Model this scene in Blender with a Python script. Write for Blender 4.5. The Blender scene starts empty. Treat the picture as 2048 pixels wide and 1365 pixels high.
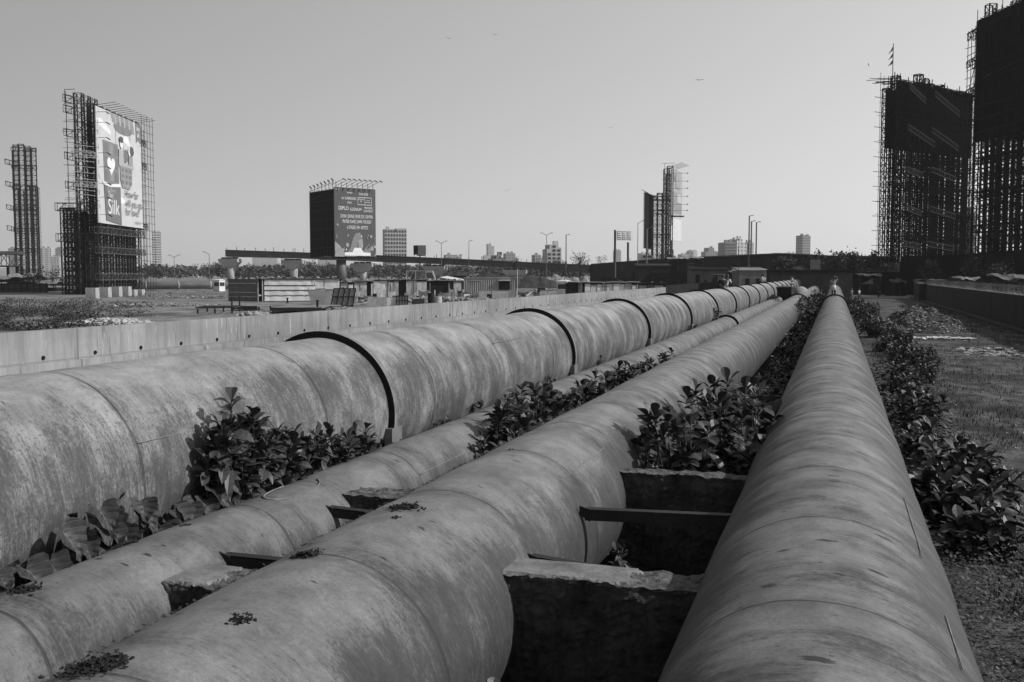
import bpy, bmesh, math, random
from mathutils import Vector, Matrix, noise
random.seed(7)
sc = bpy.context.scene
COL = sc.collection
PI = math.pi

# ------------------------------------------------------------------ camera
FPX, PITCH, YAW = 1991.1, 0.067, 0.3137
CAMP = Vector((0, 0, 3.6))
_cp, _sp, _cy, _sy = math.cos(PITCH), math.sin(PITCH), math.cos(YAW), math.sin(YAW)
Fw = Vector((-_sy * _cp, _cy * _cp, -_sp)); Rt = Vector((_cy, _sy, 0)); Up = Rt.cross(Fw)
Fh = Vector((-_sy, _cy, 0))
cam = bpy.data.cameras.new("camera"); cam.sensor_width = 36; cam.lens = FPX / 2048 * 36
cam.clip_start = 0.1; cam.clip_end = 20000
camo = bpy.data.objects.new("camera", cam); COL.objects.link(camo)
camo.matrix_world = Matrix(((Rt.x, Up.x, -Fw.x, CAMP.x), (Rt.y, Up.y, -Fw.y, CAMP.y), (Rt.z, Up.z, -Fw.z, CAMP.z), (0, 0, 0, 1)))
sc.camera = camo

# ------------------------------------------------------------------ light
SUN_EL = math.radians(36.0); SUN_AZ = math.radians(80.0)      # azimuth from +Y towards +X
world = bpy.data.worlds.new("World"); sc.world = world; world.use_nodes = True
wn = world.node_tree; wn.nodes.clear()
sky = wn.nodes.new('ShaderNodeTexSky'); sky.sky_type = 'NISHITA'; sky.sun_disc = False
sky.sun_elevation = SUN_EL; sky.sun_rotation = SUN_AZ
sky.air_density = 1.0; sky.dust_density = 0.8; sky.ozone_density = 1.0; sky.altitude = 0
bw = wn.nodes.new('ShaderNodeRGBToBW'); bg = wn.nodes.new('ShaderNodeBackground'); wo = wn.nodes.new('ShaderNodeOutputWorld')
bg.inputs['Strength'].default_value = 0.14
# hazy air glows towards the sun: brighten the sky by its angle from the sun's bearing
wtc = wn.nodes.new('ShaderNodeTexCoord'); wdt = wn.nodes.new('ShaderNodeVectorMath'); wdt.operation = 'DOT_PRODUCT'
wdt.inputs[1].default_value = (math.sin(SUN_AZ), math.cos(SUN_AZ), 0.0)
wma = wn.nodes.new('ShaderNodeMath'); wma.operation = 'MULTIPLY_ADD'; wma.inputs[1].default_value = 0.65; wma.inputs[2].default_value = 1.0
wmu = wn.nodes.new('ShaderNodeMath'); wmu.operation = 'MULTIPLY'
wn.links.new(wtc.outputs['Generated'], wdt.inputs[0]); wn.links.new(wdt.outputs['Value'], wma.inputs[0])
wpw = wn.nodes.new('ShaderNodeMath'); wpw.operation = 'POWER'; wpw.inputs[1].default_value = 0.40
wk = wn.nodes.new('ShaderNodeMath'); wk.operation = 'MULTIPLY'; wk.inputs[1].default_value = 2.32       # haze evens out the clear-sky gradient
wn.links.new(sky.outputs[0], bw.inputs[0]); wn.links.new(bw.outputs[0], wpw.inputs[0]); wn.links.new(wpw.outputs[0], wk.inputs[0]); wn.links.new(wk.outputs[0], wmu.inputs[0]); wn.links.new(wma.outputs[0], wmu.inputs[1]); wn.links.new(wmu.outputs[0], bg.inputs[0]); wn.links.new(bg.outputs[0], wo.inputs[0])
sl = bpy.data.lights.new("sun", 'SUN'); sl.energy = 5.0; sl.angle = math.radians(0.6); sl.color = (1, 1, 1)
slo = bpy.data.objects.new("sun", sl); COL.objects.link(slo)
sd = Vector((math.sin(SUN_AZ) * math.cos(SUN_EL), math.cos(SUN_AZ) * math.cos(SUN_EL), math.sin(SUN_EL)))
slo.rotation_euler = sd.to_track_quat('Z', 'Y').to_euler()
sc.view_settings.view_transform = 'Standard'; sc.view_settings.look = 'None'
sc.view_settings.exposure = 0.0; sc.view_settings.gamma = 1.0
sc.cycles.max_bounces = 5; sc.cycles.volume_bounces = 1

# ------------------------------------------------------------------ helpers: places
def ray(px, py): return Fw * FPX + Rt * (px - 1024) - Up * (py - 682.5)
def XY(px, d):
    r = ray(px, 549.1); p = CAMP + r * (d / r.dot(Fh)); return Vector((p.x, p.y, 0))
def ZP(py, d, px=1024):
    r = ray(px, py); return CAMP.z + r.z * (d / r.dot(Fh))
def G(px, py, z=0.0):
    r = ray(px, py); return CAMP + r * ((z - CAMP.z) / r.z)
def frame(px, d, yaw=0.0, z=0.0):
    p = XY(px, d); return Matrix.Translation((p.x, p.y, z)) @ Matrix.Rotation(YAW + yaw, 4, 'Z')

# ------------------------------------------------------------------ helpers: objects
WL = {}
def put(o, label=None, cat=None, group=None, kind=None):
    if label: o['label'] = label
    if cat: o['category'] = cat
    if group: o['group'] = group
    if kind: o['kind'] = kind
    return o
def thing(name, loc, label, cat, group=None):
    o = bpy.data.objects.new(name, None); COL.objects.link(o); o.location = loc; o.empty_display_size = 0.2
    WL[o] = Vector(loc); return put(o, label, cat, group)

class MB:
    def __init__(s, T=None): s.v = []; s.f = []; s.m = []; s.uv = None; s.T = T or Matrix.Identity(4)
    def add(s, pts, faces, mi=0):
        b = len(s.v); T = s.T
        s.v.extend([tuple(T @ Vector(p)) for p in pts])
        for f in faces: s.f.append([b + i for i in f]); s.m.append(mi)
    def quad(s, a, b, c, d, mi=0): s.add([a, b, c, d], [(0, 1, 2, 3)], mi)
    def box(s, x0, x1, y0, y1, z0, z1, mi=0):
        s.add([(x0, y0, z0), (x1, y0, z0), (x1, y1, z0), (x0, y1, z0), (x0, y0, z1), (x1, y0, z1), (x1, y1, z1), (x0, y1, z1)],
              [(0, 3, 2, 1), (4, 5, 6, 7), (0, 1, 5, 4), (1, 2, 6, 5), (2, 3, 7, 6), (3, 0, 4, 7)], mi)
    def bar(s, p, q, w, h=None, mi=0, caps=True):
        p = Vector(p); q = Vector(q); d = q - p
        if d.length < 1e-6: return
        d.normalize(); h = h or w
        u = d.cross(Vector((0, 0, 1)))
        if u.length < 1e-3: u = Vector((1, 0, 0))
        u.normalize(); n = u.cross(d)
        u *= w / 2; n *= h / 2
        P = [p - u - n, p + u - n, p + u + n, p - u + n, q - u - n, q + u - n, q + u + n, q - u + n]
        F = [(0, 1, 5, 4), (1, 2, 6, 5), (2, 3, 7, 6), (3, 0, 4, 7)]
        if caps: F += [(0, 3, 2, 1), (4, 5, 6, 7)]
        s.add(P, F, mi)
    def tube(s, pts, rads, n=8, mi=0, caps=True):
        pts = [Vector(p) for p in pts]
        if not isinstance(rads, (list, tuple)): rads = [rads] * len(pts)
        P = []; F = []
        ref = None
        for i, p in enumerate(pts):
            d = (pts[min(i + 1, len(pts) - 1)] - pts[max(i - 1, 0)]).normalized()
            u = ref - d * ref.dot(d) if ref else d.cross(Vector((0, 0, 1)))
            if u.length < 1e-3: u = d.cross(Vector((1, 0, 0)))
            u.normalize(); ref = u; w = d.cross(u)
            for k in range(n):
                a = 2 * PI * k / n; P.append(p + (u * math.cos(a) + w * math.sin(a)) * rads[i])
        for i in range(len(pts) - 1):
            for k in range(n):
                F.append((i * n + k, i * n + (k + 1) % n, (i + 1) * n + (k + 1) % n, (i + 1) * n + k))
        if caps: F.append(tuple(range(n))[::-1]); F.append(tuple((len(pts) - 1) * n + k for k in range(n)))
        s.add(P, F, mi)
    def prism(s, poly, a, b, axis='y', mi=0):
        n = len(poly)
        def mk(u, w, t): return (u, t, w) if axis == 'y' else ((t, u, w) if axis == 'x' else (u, w, t))
        P = [mk(u, w, a) for u, w in poly] + [mk(u, w, b) for u, w in poly]
        F = [tuple(range(n)), tuple(range(2 * n - 1, n - 1, -1))] + [(i, i + n, (i + 1) % n + n, (i + 1) % n) for i in range(n)]
        s.add(P, F, mi)
    def rock(s, c, r, mi=0, flat=.7):
        c = Vector(c); P = []
        base = [(0, 0, 1), (.9, 0, .3), (.28, .85, .3), (-.72, .53, .3), (-.72, -.53, .3), (.28, -.85, .3), (.7, .5, -.4), (-.3, .8, -.4), (-.9, 0, -.4), (-.3, -.8, -.4), (.7, -.5, -.4)]
        a = random.random() * 6.28; ca, sa = math.cos(a), math.sin(a)
        for x, y, z in base:
            k = random.uniform(.6, 1.25) * r
            P.append(c + Vector(((x * ca - y * sa) * k, (x * sa + y * ca) * k * random.uniform(.6, 1), z * k * flat)))
        F = [(0, 1, 2), (0, 2, 3), (0, 3, 4), (0, 4, 5), (0, 5, 1), (1, 6, 2), (2, 6, 7), (2, 7, 3), (3, 7, 8), (3, 8, 4), (4, 8, 9), (4, 9, 5), (5, 9, 10), (5, 10, 1), (1, 10, 6), (6, 10, 9, 8, 7)]
        s.add(P, F, mi)
    def mesh(s, name, mats, off=Vector((0, 0, 0)), smooth=False):
        me = bpy.data.meshes.new(name)
        me.from_pydata([(v[0] - off[0], v[1] - off[1], v[2] - off[2]) for v in s.v], [], s.f)
        if not isinstance(mats, (list, tuple)): mats = [mats]
        for m in mats: me.materials.append(m)
        me.polygons.foreach_set('material_index', s.m)
        if smooth: me.polygons.foreach_set('use_smooth', [True] * len(s.f))
        if s.uv:
            l = me.uv_layers.new(name='UVMap')
            for lp in me.loops: l.data[lp.index].uv = s.uv[lp.vertex_index]
        me.update(); return me
    def build(s, name, mats, parent=None, smooth=False, org=None, **kw):
        off = WL[parent] if parent else (Vector(org) if org is not None else Vector((0, 0, 0)))
        o = bpy.data.objects.new(name, s.mesh(name, mats, off, smooth)); COL.objects.link(o)
        if parent: o.parent = parent
        else: o.location = off
        WL[o] = Vector(off); return put(o, **kw)

def copy_tree(o, loc, rz=0, label=None, parent=None, scale=None):
    c = o.copy(); COL.objects.link(c)
    if parent: c.parent = parent
    else:
        c.location = loc; c.rotation_euler = (0, 0, rz)
        if scale: c.scale = scale if isinstance(scale, (tuple, list)) else (scale,) * 3
        if label: c['label'] = label
    WL[c] = Vector(loc) if not parent else WL[parent]
    for ch in list(o.children): copy_tree(ch, (0, 0, 0), parent=c)
    return c

# ------------------------------------------------------------------ materials (all greys: the place is seen through a black and white picture)
def gray(v): return (v, v, v, 1)
class NT:
    def __init__(s, name):
        s.m = bpy.data.materials.new(name); s.m.use_nodes = True; s.t = s.m.node_tree; s.n = s.t.nodes
        s.b = s.n['Principled BSDF']
    def new(s, t, **k):
        n = s.n.new(t)
        for a, v in k.items(): setattr(n, a, v)
        return n
    def link(s, a, b): s.t.links.new(a, b)
    def co(s, scale=(1, 1, 1), src='Object', loc=(0, 0, 0)):
        tc = s.new('ShaderNodeTexCoord'); mp = s.new('ShaderNodeMapping'); mp.inputs['Scale'].default_value = scale; mp.inputs['Location'].default_value = loc
        s.link(tc.outputs[src], mp.inputs[0]); return mp.outputs[0]
    def noise(s, vec, scale=1, det=6, rough=.6, dist=0):
        n = s.new('ShaderNodeTexNoise'); n.inputs['Scale'].default_value = scale; n.inputs['Detail'].default_value = det
        n.inputs['Roughness'].default_value = rough; n.inputs['Distortion'].default_value = dist
        s.link(vec, n.inputs['Vector']); return n.outputs[0]
    def ramp(s, fac, stops):
        r = s.new('ShaderNodeValToRGB'); e = r.color_ramp.elements
        while len(e) < len(stops): e.new(.5)
        for i, (p, c) in enumerate(stops): e[i].position = p; e[i].color = gray(c)
        s.link(fac, r.inputs[0]); return r.outputs[0]
    def math(s, op, a, b=0.0, c=None, clamp=False):
        n = s.new('ShaderNodeMath', operation=op, use_clamp=clamp)
        for i, x in enumerate([a, b] + ([c] if c is not None else [])):
            if hasattr(x, 'is_linked'): s.link(x, n.inputs[i])
            else: n.inputs[i].default_value = x
        return n.outputs[0]
    def mix(s, f, a, b, mode='MIX'):
        n = s.new('ShaderNodeMix', data_type='RGBA', blend_type=mode); n.clamp_factor = True
        for i, x in ((0, f), (6, a), (7, b)):
            if hasattr(x, 'is_linked'): s.link(x, n.inputs[i])
            elif i == 0: n.inputs[0].default_value = x
            else: n.inputs[i].default_value = gray(x)
        return n.outputs[2]
    def bump(s, h, st=.3, dist=.02):
        n = s.new('ShaderNodeBump'); n.inputs['Strength'].default_value = st; n.inputs['Distance'].default_value = dist
        s.link(h, n.inputs['Height']); s.link(n.outputs[0], s.b.inputs['Normal'])
    def fin(s, colr, rough=.8, spec=.3, metal=0):
        if hasattr(colr, 'is_linked'): s.link(colr, s.b.inputs['Base Color'])
        else: s.b.inputs['Base Color'].default_value = gray(colr)
        s.b.inputs['Roughness'].default_value = rough; s.b.inputs['Specular IOR Level'].default_value = spec; s.b.inputs['Metallic'].default_value = metal
        return s.m
MATS = {}
def M(v, var=.35, scale=2.0, rough=.85, spec=.25, stretch=(1, 1, 1), bump=.0, metal=0, name='paint'):
    key = (v, var, scale, rough, spec, stretch, bump, metal)
    if key in MATS: return MATS[key]
    t = NT(name); c = t.co(stretch); n = t.noise(c, scale, 7, .62); n2 = t.noise(c, scale * 6.3, 4, .6)
    a = t.ramp(n, [(.3, v * (1 - var)), (.7, min(1, v * (1 + var * .6)))])
    b = t.ramp(n2, [(.35, 1 - var * .5), (.6, 1.0)])
    col = t.mix(1.0, a, b, 'MULTIPLY')
    if bump: t.bump(n2, bump, .02)
    MATS[key] = t.fin(col, rough, spec, metal); return MATS[key]

def mat_pipe(name, seam, off, base=.43, stain=.12, side=1.0, seed=0, top_stain=.35, near=(7, 20, .35), marks=.35):
    # near = where along the pipe the sooty stretch ends
    """painted steel pipe: UV = (metres along, metres round from the crown); run-off streaks go round the barrel"""
    t = NT(name)
    uv = t.co((1, 1, 1), 'UV', (seed, 0, 0)); sp = t.new('ShaderNodeSeparateXYZ'); t.link(uv, sp.inputs[0])
    U, V = sp.outputs[0], sp.outputs[1]
    av = t.math('ABSOLUTE', V)
    m = t.new('ShaderNodeMapRange', interpolation_type='SMOOTHSTEP'); m.inputs[1].default_value = .25; m.inputs[2].default_value = 1.0
    m.inputs[3].default_value = 0; m.inputs[4].default_value = 1; t.link(av, m.inputs[0]); sidem = m.outputs[0]
    streak = t.noise(t.co((12, 4.5, 1), 'UV', (seed, 0, 0)), 1.0, 9, .82, 0)
    streak2 = t.noise(t.co((1.7, .85, 1), 'UV', (seed * 2, 3, 0)), 1.0, 6, .60, 0)
    fine = t.noise(t.co((46, 30, 1), 'UV', (seed, 1, 0)), 1.0, 6, .88)
    drip = t.noise(t.co((48, 1.6, 1), 'UV', (seed + 5, 1, 0)), 1.0, 8, .75)
    cloud = t.noise(t.co((1.2, 1.6, 1), 'UV', (seed + 9, 0, 0)), 1.3, 10, .75, .2)
    nr = t.new('ShaderNodeMapRange', interpolation_type='SMOOTHSTEP'); nr.inputs[1].default_value = near[0]; nr.inputs[2].default_value = near[1]; nr.inputs[3].default_value = 1.0; nr.inputs[4].default_value = near[2]; t.link(t.math('ADD', U, t.math('MULTIPLY', cloud, 3.0)), nr.inputs[0]); dirty = nr.outputs[0]
    s1 = t.ramp(streak, [(.42, 0), (.60, 1)]); s2 = t.ramp(streak2, [(.42, 0), (.60, 1)]); f1 = t.ramp(fine, [(.40, 0), (.62, 1)])
    n_ = t.math('ADD', t.math('ADD', t.math('MULTIPLY', streak, .24), t.math('MULTIPLY', streak2, .32)), t.math('ADD', t.math('MULTIPLY', fine, .40), t.math('MULTIPLY', drip, .16)))
    cov = t.math('ADD', t.math('MULTIPLY', sidem, t.math('MULTIPLY_ADD', dirty, .085 * side, .04)), -.118 + .03 * top_stain)
    mk1 = t.new('ShaderNodeMapRange', interpolation_type='SMOOTHSTEP'); mk1.inputs[1].default_value = .470; mk1.inputs[2].default_value = .575; mk1.inputs[3].default_value = 0; mk1.inputs[4].default_value = .88; t.link(t.math('ADD', n_, cov), mk1.inputs[0])
    cl = t.mix(1.0, t.ramp(cloud, [(.36, base * .60), (.62, base * 1.18)]), t.ramp(fine, [(.38, .66), (.62, 1.22)]), 'MULTIPLY')
    col = t.mix(mk1.outputs[0], cl, t.mix(1.0, t.ramp(fine, [(.38, .55), (.62, 1.5)]), stain, 'MULTIPLY'))
    # pale chalky scars where the coat has run
    sc_ = t.noise(t.co((26, 5, 1), 'UV', (seed + 4, 7, 0)), 1.0, 8, .85)
    col = t.mix(t.math('MULTIPLY', t.ramp(sc_, [(.53, 0), (.63, 1)]), t.math('MULTIPLY_ADD', sidem, .40, .06)), col, base * .9)
    # elongated soot marks on the crown
    vd = t.new('ShaderNodeTexVoronoi'); vd.voronoi_dimensions = '2D'; vd.inputs['Scale'].default_value = 1.0; t.link(t.co((4.4, 2.1, 1), 'UV', (seed * 1.3, seed, 0)), vd.inputs['Vector'])
    edge = t.math('MULTIPLY', t.math('SUBTRACT', t.noise(t.co((26, 9, 1), 'UV', (seed, 0, 0)), 1.0, 5, .7), .5), .42)
    vs = t.new('ShaderNodeSeparateXYZ'); t.link(vd.outputs['Color'], vs.inputs[0])
    rad = t.math('MULTIPLY', t.math('SUBTRACT', vs.outputs[0], 1 - marks), .30)
    # stretch each mark round the barrel
    mk_ = t.new('ShaderNodeMapRange'); mk_.inputs[1].default_value = -.015; mk_.inputs[2].default_value = .02; t.link(t.math('SUBTRACT', rad, t.math('ADD', vd.outputs['Distance'], edge)), mk_.inputs[0])
    col = t.mix(t.math('MULTIPLY', t.math('MULTIPLY', mk_.outputs[0], t.math('GREATER_THAN', rad, 0)), t.math('MULTIPLY_ADD', sidem, -.8, .93)), col, .014)
    sp_ = t.noise(t.co((44, 34, 1), 'UV', (seed, 0, 0)), 1.0, 1, .5)
    col = t.mix(t.math('MULTIPLY', t.ramp(sp_, [(.60, 0), (.66, 1)]), t.math('MULTIPLY_ADD', sidem, .55, .05)), col, .03)
    # round weld seams
    wob = t.math('MULTIPLY', t.noise(t.co((.2, 1.2, 1), 'UV'), 1.0, 2, .5), .03)
    fr = t.math('FRACT', t.math('DIVIDE', t.math('ADD', t.math('SUBTRACT', U, off - 100 * seam + seed), wob), seam))
    dd = t.math('MULTIPLY', t.math('ABSOLUTE', t.math('SUBTRACT', fr, .5)), seam)
    dd = t.math('SUBTRACT', seam / 2, dd)            # distance to the seam in metres
    line = t.new('ShaderNodeMapRange'); line.inputs[1].default_value = .004; line.inputs[2].default_value = .016; line.inputs[3].default_value = 1; line.inputs[4].default_value = 0
    t.link(dd, line.inputs[0])
    halo = t.new('ShaderNodeMapRange'); halo.inputs[1].default_value = 0; halo.inputs[2].default_value = .16; halo.inputs[3].default_value = .6; halo.inputs[4].default_value = 0
    t.link(dd, halo.inputs[0])
    brk = t.ramp(t.noise(t.co((.7, 1.6, 1), 'UV', (2, 0, 0)), 1.0, 4, .6), [(.35, .15), (.55, 1)])
    col = t.mix(t.math('MULTIPLY', line.outputs[0], t.math('MULTIPLY', brk, .9)), col, .035)
    col = t.mix(t.math('MULTIPLY', halo.outputs[0], s1), col, stain)
    t.bump(t.math('ADD', t.math('MULTIPLY', fine, .5), t.math('MULTIPLY', line.outputs[0], 1.2)), .75, .016)
    rg = t.ramp(streak2, [(.3, .5), (.7, .75)]); t.link(rg, t.b.inputs['Roughness'])
    m_ = t.fin(col, .6, .35); t.link(rg, t.b.inputs['Roughness']); return m_

def mat_wall():
    t = NT('cast concrete with run marks')
    c = t.co((1, .9, .12)); n = t.noise(c, 2.6, 8, .7); big = t.noise(t.co((1, .12, .5)), 1.0, 4, .6)
    col = t.mix(1.0, t.ramp(n, [(.35, .16), (.65, .25)]), t.ramp(big, [(.35, .7), (.65, 1.08)]), 'MULTIPLY')
    w = t.noise(t.co((1, 5, .5)), 1.6, 6, .7); col = t.mix(t.math('MULTIPLY', t.ramp(w, [(.60, 0), (.66, 1)]), .6), col, .42)
    dk = t.noise(t.co((1, 3.2, .25), loc=(3, 0, 0)), 1.4, 6, .7); col = t.mix(t.math('MULTIPLY', t.ramp(dk, [(.57, 0), (.68, 1)]), .75), col, .06)
    tc = t.new('ShaderNodeTexCoord'); sp = t.new('ShaderNodeSeparateXYZ'); t.link(tc.outputs['Object'], sp.inputs[0])
    fr = t.math('ABSOLUTE', t.math('SUBTRACT', t.math('FRACT', t.math('DIVIDE', sp.outputs[1], 7.6)), .5))
    col = t.mix(t.math('MULTIPLY', t.math('LESS_THAN', fr, .005), .7), col, .10)
    z1 = t.math('LESS_THAN', t.math('ABSOLUTE', t.math('SUBTRACT', sp.outputs[2], t.math('MULTIPLY_ADD', n, .06, 1.36))), .02)
    col = t.mix(t.math('MULTIPLY', z1, .6), col, .13)
    t.bump(n, .25, .01); return t.fin(col, .85, .25)
def mat_ground(name, a, b, sc1, spec=.15, c2=None, bump=.5):
    t = NT(name); c = t.co((1, 1, 1)); n = t.noise(c, sc1, 10, .68); n2 = t.noise(c, sc1 * 9, 6, .7); n3 = t.noise(t.co((1, 1, 1), loc=(8, 3, 0)), sc1 * .35, 4, .6)
    col = t.mix(t.ramp(n, [(.4, 0), (.6, 1)]), a, b); col = t.mix(1.0, col, t.ramp(n2, [(.3, .55), (.7, 1.25)]), 'MULTIPLY')
    if c2 is not None: col = t.mix(t.ramp(n3, [(.5, 0), (.62, 1)]), col, c2)
    t.bump(n2, bump, .05); return t.fin(col, .95, spec)
def mat_veined(name, v):
    t = NT(name); uv = t.co((1, 1, 1), 'UV'); sp = t.new('ShaderNodeSeparateXYZ'); t.link(uv, sp.inputs[0])
    q = t.math('ABSOLUTE', sp.outputs[0]); fr = t.math('ABSOLUTE', t.math('SUBTRACT', t.math('FRACT', t.math('ADD', t.math('MULTIPLY', sp.outputs[1], 4.2), t.math('MULTIPLY', q, -1.1))), .5))
    vein = t.math('MAXIMUM', t.math('LESS_THAN', fr, .035), t.math('LESS_THAN', q, .05)); n = t.noise(t.co((1, 1, 1)), 9, 6, .65)
    col = t.mix(t.math('MULTIPLY', vein, .7), t.ramp(n, [(.3, v * .45), (.7, v * 1.6)]), v * 2.6); t.bump(t.math('MULTIPLY', fr, 1.0), .6, .02)
    return t.fin(col, .55, .25)
def mat_leaf(name, v, rough=.38, spec=.5):
    t = NT(name); oi = t.new('ShaderNodeObjectInfo'); n = t.noise(t.co((1, 1, 1)), 3.0, 3, .5); n2 = t.noise(t.co((1, 1, 1)), 45.0, 3, .5)
    col = t.ramp(n, [(.3, v * .6), (.7, v * 1.5)]); col = t.mix(1.0, col, t.ramp(n2, [(.3, .75), (.7, 1.15)]), 'MULTIPLY')
    return t.fin(col, rough, spec)
def mat_windows(name, wall, win, px=3.4, pz=3.1, fx=.55, fz=.5):
    """far facade: wall with a grid of window openings in the surface"""
    t = NT(name); tc = t.new('ShaderNodeTexCoord'); sp = t.new('ShaderNodeSeparateXYZ'); t.link(tc.outputs['Object'], sp.inputs[0])
    ge = t.new('ShaderNodeNewGeometry'); 
    h = t.math('ADD', sp.outputs[0], sp.outputs[1])
    fx_ = t.math('LESS_THAN', t.math('FRACT', t.math('DIVIDE', t.math('ADD', h, 1000), px)), fx)
    fz_ = t.math('LESS_THAN', t.math('FRACT', t.math('DIVIDE', t.math('ADD', sp.outputs[2], 1000), pz)), fz)
    n = t.noise(t.co((1, 1, 1)), .15, 4, .6)
    col = t.mix(1.0, t.ramp(n, [(.3, .8), (.7, 1.1)]), wall, 'MULTIPLY')
    col = t.mix(t.math('MULTIPLY', t.math('MULTIPLY', fx_, fz_), 1.0), col, win)
    return t.fin(col, .8, .3)

CONC = M(.22, .35, 1.4, .9, .2, bump=.3, name='concrete')
CONC_D = M(.05, .75, 2.6, .95, .15, (1, 1, .4), .9, name='stained shade-dark concrete')  # block sides toned darker than their tops to carry the shade
CONC_L = M(.28, .3, 2, .9, .2, bump=.3, name='pale concrete')
STEEL_D = M(.018, .5, 2, .7, .3, name='dark rusty steel')
STEEL_B = M(.010, .4, 1, .75, .2, name='black steel')
STEEL_M = M(.12, .4, 2, .6, .4, name='weathered steel')
STEEL_L = M(.5, .2, 2, .5, .4, name='pale painted steel')
WHITE = M(.55, .15, 1.5, .7, .3, name='white paint')
BLACK = M(.012, .3, 2, .9, .1, name='black opening')
GLASS = M(.03, .2, 1, .2, .6, name='dark glass')
SHEET = M(.48, .25, 1.2, .75, .3, (1, 1, 1), .2, name='pale sheet')
SHEET2 = M(.30, .4, 1.5, .8, .3, (1, 1, .4), .2, name='stained sheet')
SHEET_D = M(.10, .4, 1.2, .8, .3, (1, 1, .4), .2, name='dark sheet')
NET = M(.008, .5, .6, .95, .05, (1, 1, .3), name='black net cloth')
TARP = M(.20, .5, .8, .7, .3, bump=.5, name='faded tarpaulin')
TARP_D = M(.05, .5, .8, .7, .3, bump=.5, name='dark tarpaulin')
RUBBLE = M(.18, .6, 5, .95, .1, bump=.6, name='broken concrete')
LEAF = mat_leaf('glossy leaf', .036, .5, .3); LEAF_T = mat_veined('taro leaf', .030); LEAF_D = mat_leaf('dark foliage', .035, .7, .2)
STEM = M(.07, .4, 5, .8, .2, name='woody stem')
SKIN = M(.07, .15, 4, .55, .4, name='brown skin'); HAIR = M(.012, .2, 8, .5, .3, name='black hair')
CLOTH_W = M(.5, .15, 6, .9, .1, name='white cloth'); CLOTH_D = M(.02, .2, 6, .9, .1, name='black cloth'); CLOTH_M = M(.15, .3, 6, .9, .1, name='grey cloth')
# ------------------------------------------------------------------ ground
GR = mat_ground('bare dusty ground', .12, .21, .35, c2=.06)
DIRT = mat_ground('dirt track', .035, .105, 1.3, c2=.025, bump=.8)
mb = MB(); mb.quad((-6000, -300, 0), (6000, -300, 0), (6000, 9000, 0), (-6000, 9000, 0))
mb.build('ground', GR, kind='structure')
def track_z(x, y, amp=.11, sc=.6):
    return .03 + amp * max(0, .45 + .55 * noise.noise(Vector((x * sc, y * sc * .6, 1))) + .22 * noise.noise(Vector((x * sc * 4, y * sc * 4, 5))))
def sheet(name, x0, x1, y0, y1, nx, ny, z, amp, mat, sc=.25, edge=True, **kw):
    mb = MB(); P = []; F = []
    for j in range(ny + 1):
        for i in range(nx + 1):
            x = x0 + (x1 - x0) * i / nx; y = y0 + (y1 - y0) * (j / ny) ** 1.6
            e = min(1, min(i, nx - i, j, ny - j) / 3) if edge else 1
            P.append((x, y, track_z(x, y)))
    for j in range(ny):
        for i in range(nx):
            a = j * (nx + 1) + i; F.append((a, a + 1, a + nx + 2, a + nx + 1))
    mb.add(P, F); return mb.build(name, mat, smooth=True, **kw)
sheet('path', 1.0, 10.6, -6, 158, 60, 260, .006, .16, DIRT, .6, kind='structure')
SOIL = mat_ground('dark soil', .018, .035, 1.2)
mb = MB(); mb.quad((-8, -8, .004), (1.1, -8, .004), (1.1, 160, .004), (-8, 160, .004)); mb.build('soil_strip', SOIL, kind='structure')  # darker strip of ground beneath the pipes

# ------------------------------------------------------------------ pipelines
def pipe_obj(name, X, Z, R, y0, y1, mat, label, seam, seed, drift=0.0):
    t = thing(name, (X, y0, Z), label, 'pipeline', 'parallel water mains')
    ys = []; y = y0
    while y < y1: ys.append(y); y += .16 if y < 24 else (.5 if y < 60 else 1.6)
    ys.append(y1); n = 80; mb = MB(); mb.uv = []
    P = []; F = []
    for y in ys:
        for k in range(n + 1):
            a = -PI + 2 * PI * k / n       # 0 = crown, positive towards +X
            d = .014 * noise.noise(Vector((y * .55 + seed, a * 1.3, seed))) + .004 * noise.noise(Vector((y * 2.1, a * 3, seed)))
            s_ = abs(((y - seam[1]) / seam[0] + .5) % 1 - .5) * seam[0]
            d -= .006 * math.exp(-(s_ / .25) ** 2)
            r = R + d; P.append((X + r * math.sin(a), y, Z + r * math.cos(a))); mb.uv.append((y, a * R))
    m = n + 1
    for j in range(len(ys) - 1):
        for k in range(n): F.append((j * m + k, (j + 1) * m + k, (j + 1) * m + k + 1, j * m + k + 1))
    mb.add(P, F); mb.build('barrel', mat, t, smooth=True); return t
def ring_part(t, X, Z, R, y, h=.085, w=.10, name='flange_ring', a0=-PI, a1=PI, mats=None):
    mb = MB(); n = 64; P = []; F = []
    prof = [(-w / 2, -.02), (-w / 2, h), (w / 2, h * .92), (w / 2, -.02)]
    for k in range(n + 1):
        a = a0 + (a1 - a0) * k / n
        for dy, dr in prof: P.append((X + (R + dr) * math.sin(a), y + dy, Z + (R + dr) * math.cos(a)))
    mi = []
    for k in range(n):
        for q in range(3): F.append((k * 4 + q, k * 4 + q + 1, (k + 1) * 4 + q + 1, (k + 1) * 4 + q)); mi.append(1 if q == 1 else 0)
    mb.add(P, F); mb.m = mi
    return mb.build(name, mats or [STEEL_B, RIM], t, smooth=False)
RIM = M(.16, .5, 3, .8, .2, name='sunlit rim')  # rim paler than the black faces, sunlight put into its colour
P1 = (-5.88, 1.94, .90); P2 = (-4.557, 1.219, .50); P3 = (-3.0, 1.013, .84); P4 = (-.03, 1.08, .90)
p1 = pipe_obj('pipeline', *P1, 1.0, 163, mat_pipe('pipe coating ribbed', 2.9, 9.2, .235, .022, 2.1, 11, .3, near=(8, 17, .30), marks=.12), 'raised leftmost pipe with evenly spaced black ring flanges, beside the concrete wall', (2.9, 9.2), 1)
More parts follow.
